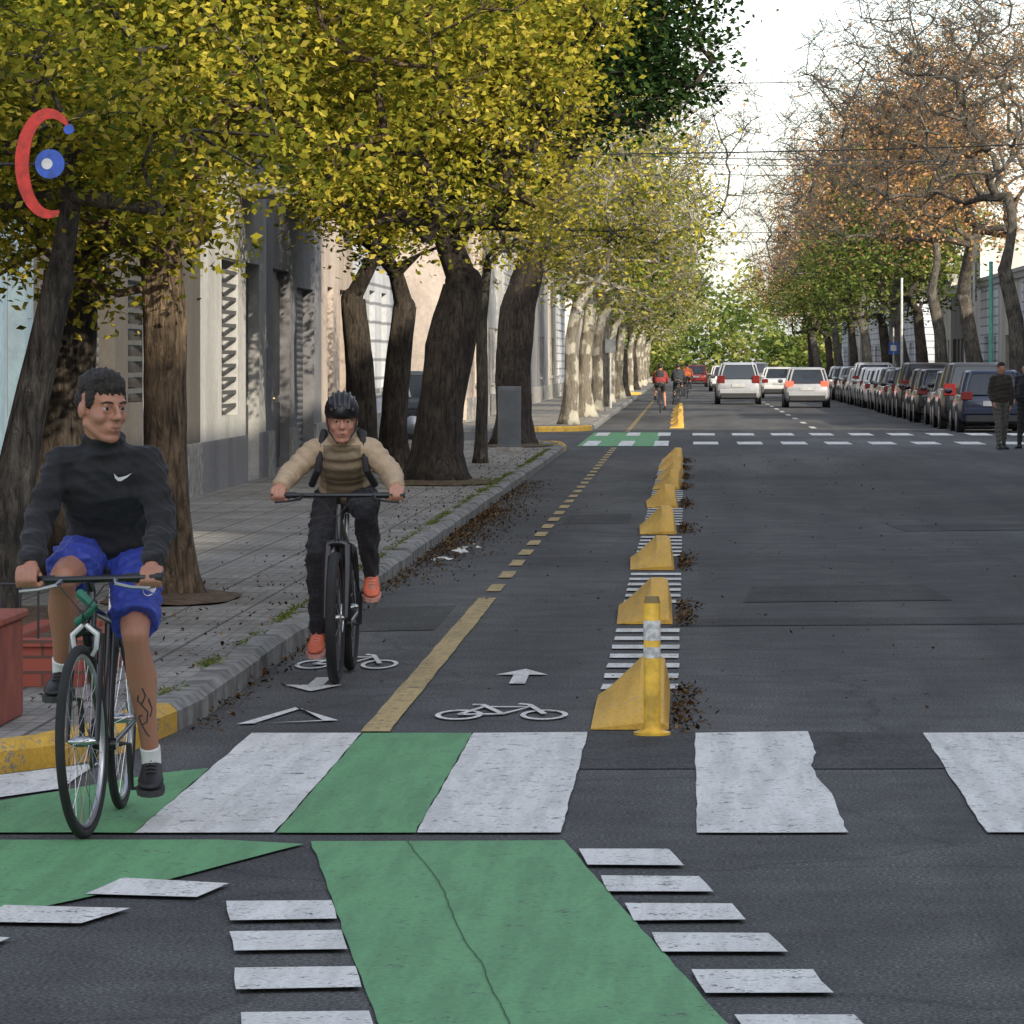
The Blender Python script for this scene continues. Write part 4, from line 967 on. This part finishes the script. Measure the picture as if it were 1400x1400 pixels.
        if sock:
            m=MB(); up2=(J['kn'+s_]-an).normalized(); m.tube([an-upv*.03,an+up2*.02,an+up2*.05,an+up2*.055],[.036,.037,.038,.034],14); m.obj('sock',sock,P_)
    if helmet:
        m=MB(); n1=28; rings=[]
        def hp_(a,b2,o=0):
            return Hd((.092+o)*math.cos(a)*math.sin(b2),-.012+(.125+o)*math.cos(a)*math.cos(b2),.062+(.098+o)*math.sin(a))
        for a in (-.35,-.1,.2,.5,.8,1.1,1.35,1.5): rings.append([hp_(a,2*math.pi*j/n1) for j in range(n1)])
        m.loft(rings); hl=m.obj('helmet',helmet,P_,angle=None)
        for x in (-.072,-.044,-.015,.015,.044,.072):
            m=MB(); pts=[]
            for i in range(13):
                y=-.118+.236*i/12; yy=y/.125; xx=x/.095; zz=max(0.02,1-min(.98,xx*xx+yy*yy))**.5; pts.append(Hd(x*(.75+.25*zz),y-.012,.065+.1*zz))
            m.tube(pts,.0075*hs,8)
            m.obj('helmet_rib',mat('helmet_rib_grey',(.05,.05,.055),.4,var=.1),hl)
        for s_ in (1,-1): m=MB(); m.tube([hp_(-.2,s_*1.2),Hd(s_*.068,.03,-.05),Hd(s_*.02,.06,-.11)],.005,6); m.obj('helmet_strap',M_PLAS,hl)
    if bag:
        m=MB(); m.sph(ch+V(0,-.16,-.02),(.15,.09,.2)); bg=remesh(m,'backpack',bag,max(vox,.01),2,P_,wob(.006,30,9))
        for s_ in (1,-1): m=MB(); m.tube([ch+V(s_*.1,-.1,.12),nk+V(s_*.1,.0,.035),ch+V(s_*.115,.1,.06),ch+V(s_*.13,.11,-.07),ch+V(s_*.17,.02,-.15)],.02,8); m.obj('backpack_strap',bag,bg)
    return P_,T_,B_
# ------------------------------------------------------------ bicycles
M_FR=mat('bicycle_black',(.012,.012,.014),.3,var=.1,coat=.3); M_ALU=mat('aluminium',(.45,.45,.47),.35,1,.1); M_CHR=mat('steel',(.55,.55,.57),.25,1,.05)
def bicycle(label,loc,rot=math.pi,wr=.345,tr=.017,steer=0.0,barw=.28,barz=.93,bary=.45,crank=math.pi/2,silver=True,seat=.94,group=None,spokes=28,accent=None,pedx=.15):
    e=empty('bicycle',loc,rot,category='bicycle',label=label)
    if group: e['group']=group
    ra=V(0,-.44,wr); fa=V(0,.60,wr); bb=V(0,0,.285); st=V(0,-.2,seat-.06); stc=V(0,-.165,seat-.22); htt=V(0,.40,barz-.08); htb=V(0,.455,barz-.25)
    axis=(htt-htb).normalized(); SM=Matrix.Translation(htb)@Matrix.Rotation(steer,4,axis)@Matrix.Translation(-htb)
    m=MB(); m.tube([bb,stc],.016,12); m.tube([stc,htt-V(0,0,.03)],.017,12); m.tube([bb,htb],.021,12); m.tube([htb,htt],.023,12)
    for s_ in (1,-1): m.tube([bb+V(s_*.03,0,0),V(s_*.062,-.44,wr)],.01,8); m.tube([stc+V(s_*.018,0,0),V(s_*.062,-.44,wr)],.008,8)
    m.tube([bb-V(.04,0,0),bb+V(.04,0,0)],.023,12); m.obj('frame',M_FR,e)
    m=MB(); m.tube([stc,st],.0135,10); m.obj('seat_post',M_ALU,e)
    m=MB(); sz=seat-.03
    def sr(y,wd,h): return [V(wd*math.cos(a),y,sz+h*math.sin(a)+(.01 if abs(math.cos(a))<.5 else 0)) for a in [2*math.pi*j/14 for j in range(14)]]
    m.loft([sr(-.33,.03,.01),sr(-.31,.068,.025),sr(-.25,.07,.03),sr(-.18,.045,.028),sr(-.1,.022,.022),sr(-.06,.014,.016),sr(-.05,.006,.006)]); m.obj('saddle',M_PLAS,e,angle=None)
    m=MB(); m.T=SM; cr=V(0,.475,max(wr*2+.03,barz-.28)) 
    m.tube([htb,cr],.018,10)
    m.tube([cr-V(.05,0,0),cr-V(.02,0,-.01),cr+V(.02,0,.01),cr+V(.05,0,0)],.017 if silver else .022,10)
    for s_ in (1,-1): m.tube([cr+V(s_*.05,0,0),cr+V(s_*.054,.05,-.14),fa+V(s_*.054,0,0)],[.014,.012,.009] if silver else [.021,.019,.013],10)
    m.obj('fork',M_FR,e)
    def wheel(c,T):
        m=MB(); m.T=T; m.tube([c-V(.05,0,0),c-V(.02,0,0),c+V(.02,0,0),c+V(.05,0,0)],[.008,.02,.02,.008],12)
        for i in range(spokes):
            a=2*math.pi*i/spokes; a2=a+(.35 if i%4<2 else -.35); s_=1 if i%2 else -1
            m.tube([c+V(s_*.028,.02*math.cos(a2),.02*math.sin(a2)),c+V(0,(wr-.05)*math.cos(a),(wr-.05)*math.sin(a))],.0013,4,0,False)
        w_=m.obj('wheel',M_CHR,e)
        m=MB(); m.T=T; m.torus(c,(1,0,0),wr-tr,tr,0,64,10); m.obj('tyre',M_TYRE,w_)
        m=MB(); m.T=T; m.torus(c,(1,0,0),wr-2*tr-.008,.011,0,64,8,1.0); m.obj('rim',M_ALU if silver else M_FR,w_)
    wheel(ra,None); wheel(fa,SM)
    m=MB(); m.T=SM; bc=V(0,bary,barz)
    m.tube([htt,htt+axis*.04,bc],.016,10)
    m.tube([bc+V(-barw,-.025,0),bc+V(-barw*.5,-.008,0),bc,bc+V(barw*.5,-.008,0),bc+V(barw,-.025,0)],.0125,12); hb=m.obj('handlebar',M_FR,e)
    for s_ in (1,-1):
        m=MB(); m.T=SM; m.tube([bc+V(s_*(barw-.12),-.02,0),bc+V(s_*(barw+.015),-.026,0)],.0165,12); m.obj('grip',M_PLAS,hb)
        m=MB(); m.T=SM; m.tube([bc+V(s_*(barw-.15),0,-.005),bc+V(s_*(barw-.14),.04,-.018),bc+V(s_*(barw-.08),.058,-.03),bc+V(s_*(barw-.01),.06,-.035)],[.011,.008,.006,.006],8); m.obj('brake_lever',M_ALU if silver else M_FR,hb)
        m=MB(); m.T=SM; m.tube([bc+V(s_*(barw-.15),.02,-.01),bc+V(s_*.08,.1,-.02),bc+V(s_*.0,.1,-.12),cr+V(s_*.01,.03,.02)],.0028,6); m.obj('cable',M_PLAS,hb)
    if silver:
        m=MB(); m.T=SM; 
        for s_ in (1,-1): m.tube([cr+V(s_*.005,.035,.035),cr+V(s_*.045,.035,.0),cr+V(s_*.04,.035,-.05),cr+V(s_*.022,.03,-.075)],[.009,.011,.009,.008],8)
        m.obj('brake',mat('white_alloy',(.65,.65,.65),.35,.3,.05),e)
    else:
        m=MB(); m.T=SM; m.torus(fa+V(-.035,0,0),(1,0,0),.075,.004,0,32,6); m.obj('brake_disc',M_CHR,e)
    cv=V(0,math.cos(crank),math.sin(crank))*.17
    m=MB(); m.torus(bb+V(.05,0,0),(1,0,0),.085,.006,0,32,6); 
    for i in range(5): a=i*1.2566; m.tube([bb+V(.05,0,0),bb+V(.05,.085*math.cos(a),.085*math.sin(a))],.006,6)
    m.tube([bb+V(.05,0,0),bb+V(.085,0,0),bb+V(.09,0,0)+cv],.011,8); m.tube([bb-V(.05,0,0),bb-V(.085,0,0),bb-V(.09,0,0)-cv],.011,8)
    m.tube([bb+V(.05,0,.087),V(.05,-.44,wr+.035)],.004,6); m.tube([bb+V(.05,0,-.087),V(.05,-.44,wr-.035)],.004,6); m.torus(V(.05,-.44,wr),(1,0,0),.034,.008,0,20,6); m.obj('crank',M_PLAS,e)
    for s_ in (1,-1):
        m=MB(); c=bb+V(s_*pedx,0,0)+cv*s_; m.box(c.x-.045,c.x+.045,c.y-.045,c.y+.045,c.z-.012,c.z+.012,0,.004); m.tube([V(s_*.09,c.y,c.z),V(c.x,c.y,c.z)],.007,6); m.obj('pedal',M_PLAS,e,angle=30)
    if accent:
        m=MB(); m.T=SM; m.chain([bc+V(.02,.045,-.05),bc+V(-.035,.06,-.1),bc+V(.03,.05,-.15)],[.018,.013,.016],0,10); m.obj('cable_lock',accent,e)
    return e
ML=(-2.145,16.22,.004)
bicycle('black city bicycle with silver rims ridden by man',ML,wr=.345,tr=.017,steer=math.radians(-6),barw=.25,barz=.915,bary=.43,crank=math.radians(80),accent=mat('green_plastic',(.015,.13,.08),.4),pedx=.165,seat=.95)
JM=dict(pelvis=(0,-.19,1.0),chest=(0,.0,1.25),neck=(.0,.055,1.395),head=(.0,.1,1.52),shR=(.158,.03,1.325),shL=(-.158,.03,1.325),elR=(.235,.12,1.10),elL=(-.225,.12,1.10),wrR=(.222,.365,.955),wrL=(-.212,.365,.955),
 gripR=(.225,.405,.915),gripL=(-.215,.405,.915),hipR=(.09,-.17,.98),hipL=(-.09,-.17,.98),knR=(.125,.24,.905),knL=(-.13,.17,.70),anR=(.165,-.03,.56),anL=(-.165,-.04,.225),toeR=(.05,.98,-.05),toeL=(-.08,.97,-.12))
NAVY=cloth('black_sweatshirt_cloth',(.012,.012,.015),wr=.35); BLUE=cloth('blue_shorts_cloth',(.03,.055,.36),.6,wr=.35)
P1,T1,B1=person(JM,'man in black sweatshirt and blue shorts riding a bicycle',SK1,NAVY,BLUE,(mat('black_shoe',(.015,.015,.016),.5,var=.2),mat('black_sole',(.04,.04,.04),.7)),vox=.006,loc=ML,rot=math.pi,head_yaw=math.radians(40),head_pitch=math.radians(-4),shorts=True,sleeve=(.068,.058,.045),waist=(.165,.12),sock=mat('white_sock',(.7,.7,.7),.8),hs=1.08)
def bvh(o):
    me=o.data; return BVHTree.FromPolygons([v.co for v in me.vertices],[tuple(p.vertices) for p in me.polygons])
def proj(tree_,x,z,off=.003):
    h=tree_.ray_cast(Vector((x,2,z)),Vector((0,-1,0)))
    return h[0]+h[1]*off if h[0] is not None else None
def decal(o,pts,name,mt,parent,off=.003):
    t=bvh(o); q=[proj(t,p[0],p[1],off) for p in pts]
    m=MB()
    n=len(q)//2
    for i in range(n-1):
        a,b2,c,d=q[i],q[i+1],q[len(q)-2-i],q[len(q)-1-i]
        if a is None or b2 is None or c is None or d is None: continue
        m.add([a,b2,c,d],[(0,1,2,3)])
    return m.obj(name,mt,parent)
sw_lo=[(-.0,.012),(.004,.0),(.013,-.008),(.026,-.008),(.045,.0),(.065,.012)]; sw_hi=[(-.0,.013),(.008,.006),(.016,.002),(.027,.003),(.045,.007),(.065,.0125)]
X0,Z0=-.045,1.272
decal(T1,[(X0-a,Z0+b2*1.5) for a,b2 in sw_lo]+[(X0-a,Z0+b2*1.2) for a,b2 in reversed(sw_hi)],'logo',mat('logo_white',(.8,.8,.8),.6,var=0),P1,.004)
t=bvh(B1); m=MB()
c0=[proj(t,-.17+.02*math.cos(a)*s_,.86+.024*math.sin(a)*s_,.004) for s_ in (0.01,1) for a in [2*math.pi*j/14 for j in range(14)]]
if all(c is not None for c in c0): m.add(c0,[(j,14+j,14+(j+1)%14,(j+1)%14) for j in range(14)]); m.obj('badge',mat('badge_white',(.6,.55,.58),.6,var=.3,scale=80),P1)
t=bvh(P1)
for ln in ([(-.15,.50),(-.16,.47),(-.145,.44),(-.13,.45),(-.135,.48)],[(-.14,.44),(-.165,.41),(-.16,.37),(-.14,.36),(-.13,.39),(-.15,.40)],[(-.14,.36),(-.155,.33),(-.17,.31)],[(-.17,.46),(-.18,.42),(-.17,.38)]):
    pts=[]
    for a,b2 in zip(ln,ln[1:]):
        for q in range(4): pts.append(proj(t,a[0]+(b2[0]-a[0])*q/4,a[1]+(b2[1]-a[1])*q/4,-.0015))
    pts=[p for p in pts if p is not None]
    if len(pts)>2: m=MB(); m.tube(pts,.0038,6); m.obj('tattoo',mat('tattoo_ink',(.06,.05,.05),.6,var=.1),P1)
WL=(-1.845,23.68,.004)
bicycle('black mountain bicycle with wide tyres ridden by woman',WL,wr=.35,tr=.028,steer=0,barw=.34,barz=.99,bary=.43,crank=math.radians(-98),silver=False,seat=.93,spokes=24,pedx=.145)
JW=dict(pelvis=(0,-.2,.98),chest=(0,.03,1.185),neck=(.0,.12,1.285),head=(.0,.175,1.375),shR=(.148,.09,1.225),shL=(-.148,.09,1.225),elR=(.275,.14,1.10),elL=(-.265,.14,1.10),wrR=(.315,.35,1.03),wrL=(-.305,.35,1.03),
 gripR=(.315,.385,.99),gripL=(-.305,.385,.99),hipR=(.085,-.18,.95),hipL=(-.085,-.18,.95),knR=(.125,.17,.68),knL=(-.13,.22,.90),anR=(.145,-.04,.24),anL=(-.145,-.02,.56),toeR=(.05,.97,-.2),toeL=(-.08,.95,-.3))
P2,T2,B2=person(JW,'woman in beige puffer jacket and black helmet riding a bicycle',SK2,[cloth('beige_puffer_fabric',(.46,.34,.22),.6,wr=.3,sc=22,dist=.008),cloth('olive_brown_puffer_fabric',(.22,.165,.10),.6,wr=.3,sc=22,dist=.008)],cloth('black_trousers_cloth',(.02,.02,.024)),(mat('coral_shoe',(.75,.17,.09),.6,var=.2),mat('pale_coral_sole',(.7,.35,.28),.6)),vox=.0065,loc=WL,rot=math.pi,hair='long',head_yaw=math.radians(6),head_pitch=math.radians(-6),puffer=True,sleeve=(.066,.06,.047),waist=(.14,.115),helmet=mat('helmet_black',(.01,.01,.012),.35),bag=cloth('black_nylon',(.012,.012,.014),.6),hs=1.0,female=True,topfn=lambda c: 1 if (abs(c.x)<.10 and c.z<1.25) else 0)
PALE=cloth('dark_grey_cloth',(.03,.03,.035)); REDC=cloth('red_jersey',(.25,.03,.03)); DKC=cloth('dark_jersey',(.025,.028,.035)); ORC=cloth('orange_jersey',(.6,.15,.05))
SH=(mat('black_shoe',(.015,.015,.016),.5),mat('black_sole',(.04,.04,.04),.7))
for i,(x,y,tp,lab,bg_) in enumerate([(-.86,146,REDC,'cyclist in dark red top riding away in the cycle lane',PALE),(-.3,165,DKC,'cyclist in dark clothes riding away in the cycle lane',None),(.05,205,ORC,'cyclist in orange top far along the cycle lane',None)]):
    bicycle('dark bicycle ridden away along the cycle lane',(x,y,.004),rot=0,spokes=14,barz=1.0,crank=math.radians(80 if i else -90))
    jm=dict(JM) 
    for k in ('gripR','gripL','wrR','wrL'): jm[k]=(jm[k][0],jm[k][1],jm[k][2]+.085)
    if i==0: jm.update(knR=(.125,.17,.70),anR=(.165,-.04,.225),knL=(-.125,.24,.905),anL=(-.165,-.03,.56))
    person(jm,lab,SK1,tp,PALE,SH,vox=.016,loc=(x,y,.004),rot=0,bag=bg_,detail=False,shorts=(i==0),waist=(.19,.14))
def stand(step=.12,arm=.0):
    return dict(pelvis=(0,0,.93),chest=(0,0,1.27),neck=(0,0,1.44),head=(0,.01,1.56),shR=(.165,0,1.38),shL=(-.165,0,1.38),elR=(.21,-.05,1.11),elL=(-.21,.05,1.11),wrR=(.19,.08+arm,.9+arm),wrL=(-.19,.02,.85),
      hipR=(.09,0,.9),hipL=(-.09,0,.9),knR=(.1,step*.7,.49),knL=(-.1,-step*.2,.49),anR=(.11,step,.09),anL=(-.11,-step,.09),toeR=(.15,.98,0),toeL=(-.15,.98,0))
person(stand(.14),'man in dark brown jacket and grey trousers walking over the crossing',SK1,cloth('dark_brown_jacket',(.035,.028,.022)),cloth('grey_trousers_cloth',(.1,.095,.085)),SH,vox=.014,loc=(6.12,85.3,.006),rot=math.radians(200),detail=False,waist=(.17,.12))
person(stand(.1,.05),'person in black coat and dark trousers standing beside another',SK1,cloth('black_coat',(.015,.015,.018)),cloth('black_trousers_two',(.02,.02,.022)),SH,vox=.014,loc=(6.68,86.2,.006),rot=math.radians(160),detail=False,waist=(.18,.13))
# ------------------------------------------------------------ light, sky, camera
el=math.radians(24); sd=Vector((.62,-.785,0)).normalized(); sv=Vector((sd.x*math.cos(el),sd.y*math.cos(el),math.sin(el)))
ld=bpy.data.lights.new('sun','SUN'); ld.energy=5; ld.angle=math.radians(.5); ld.color=(1,.89,.70)
lo=bpy.data.objects.new('sun',ld); lo.rotation_euler=(-sv).to_track_quat('-Z','Y').to_euler(); lo.location=(20,-20,30); COL.objects.link(lo)
wd=bpy.data.worlds.new('World'); sc.world=wd; wd.use_nodes=True; nt=wd.node_tree; bg=nt.nodes['Background']
sky=nt.nodes.new('ShaderNodeTexSky'); sky.sky_type='NISHITA'; sky.sun_disc=False; sky.sun_elevation=el; sky.sun_rotation=math.atan2(sd.x,sd.y); sky.dust_density=1.5; sky.air_density=1.0; sky.ozone_density=1.0
hs_=nt.nodes.new('ShaderNodeHueSaturation'); hs_.inputs['Saturation'].default_value=.5
nt.links.new(sky.outputs[0],hs_.inputs['Color']); nt.links.new(hs_.outputs[0],bg.inputs[0]); bg.inputs[1].default_value=.34
cd=bpy.data.cameras.new('camera'); cam=bpy.data.objects.new('camera',cd); COL.objects.link(cam)
cam.location=(0,0,CH); cam.rotation_euler=(math.pi/2,0,0); cd.sensor_width=36; cd.lens=36*F/1400; cd.shift_x=-(VX-700)/1400; cd.shift_y=-(700-HY)/1400; cd.clip_end=5000; cd.clip_start=.1
sc.camera=cam
sc.view_settings.view_transform='Standard'; sc.view_settings.look='None'; sc.view_settings.exposure=0
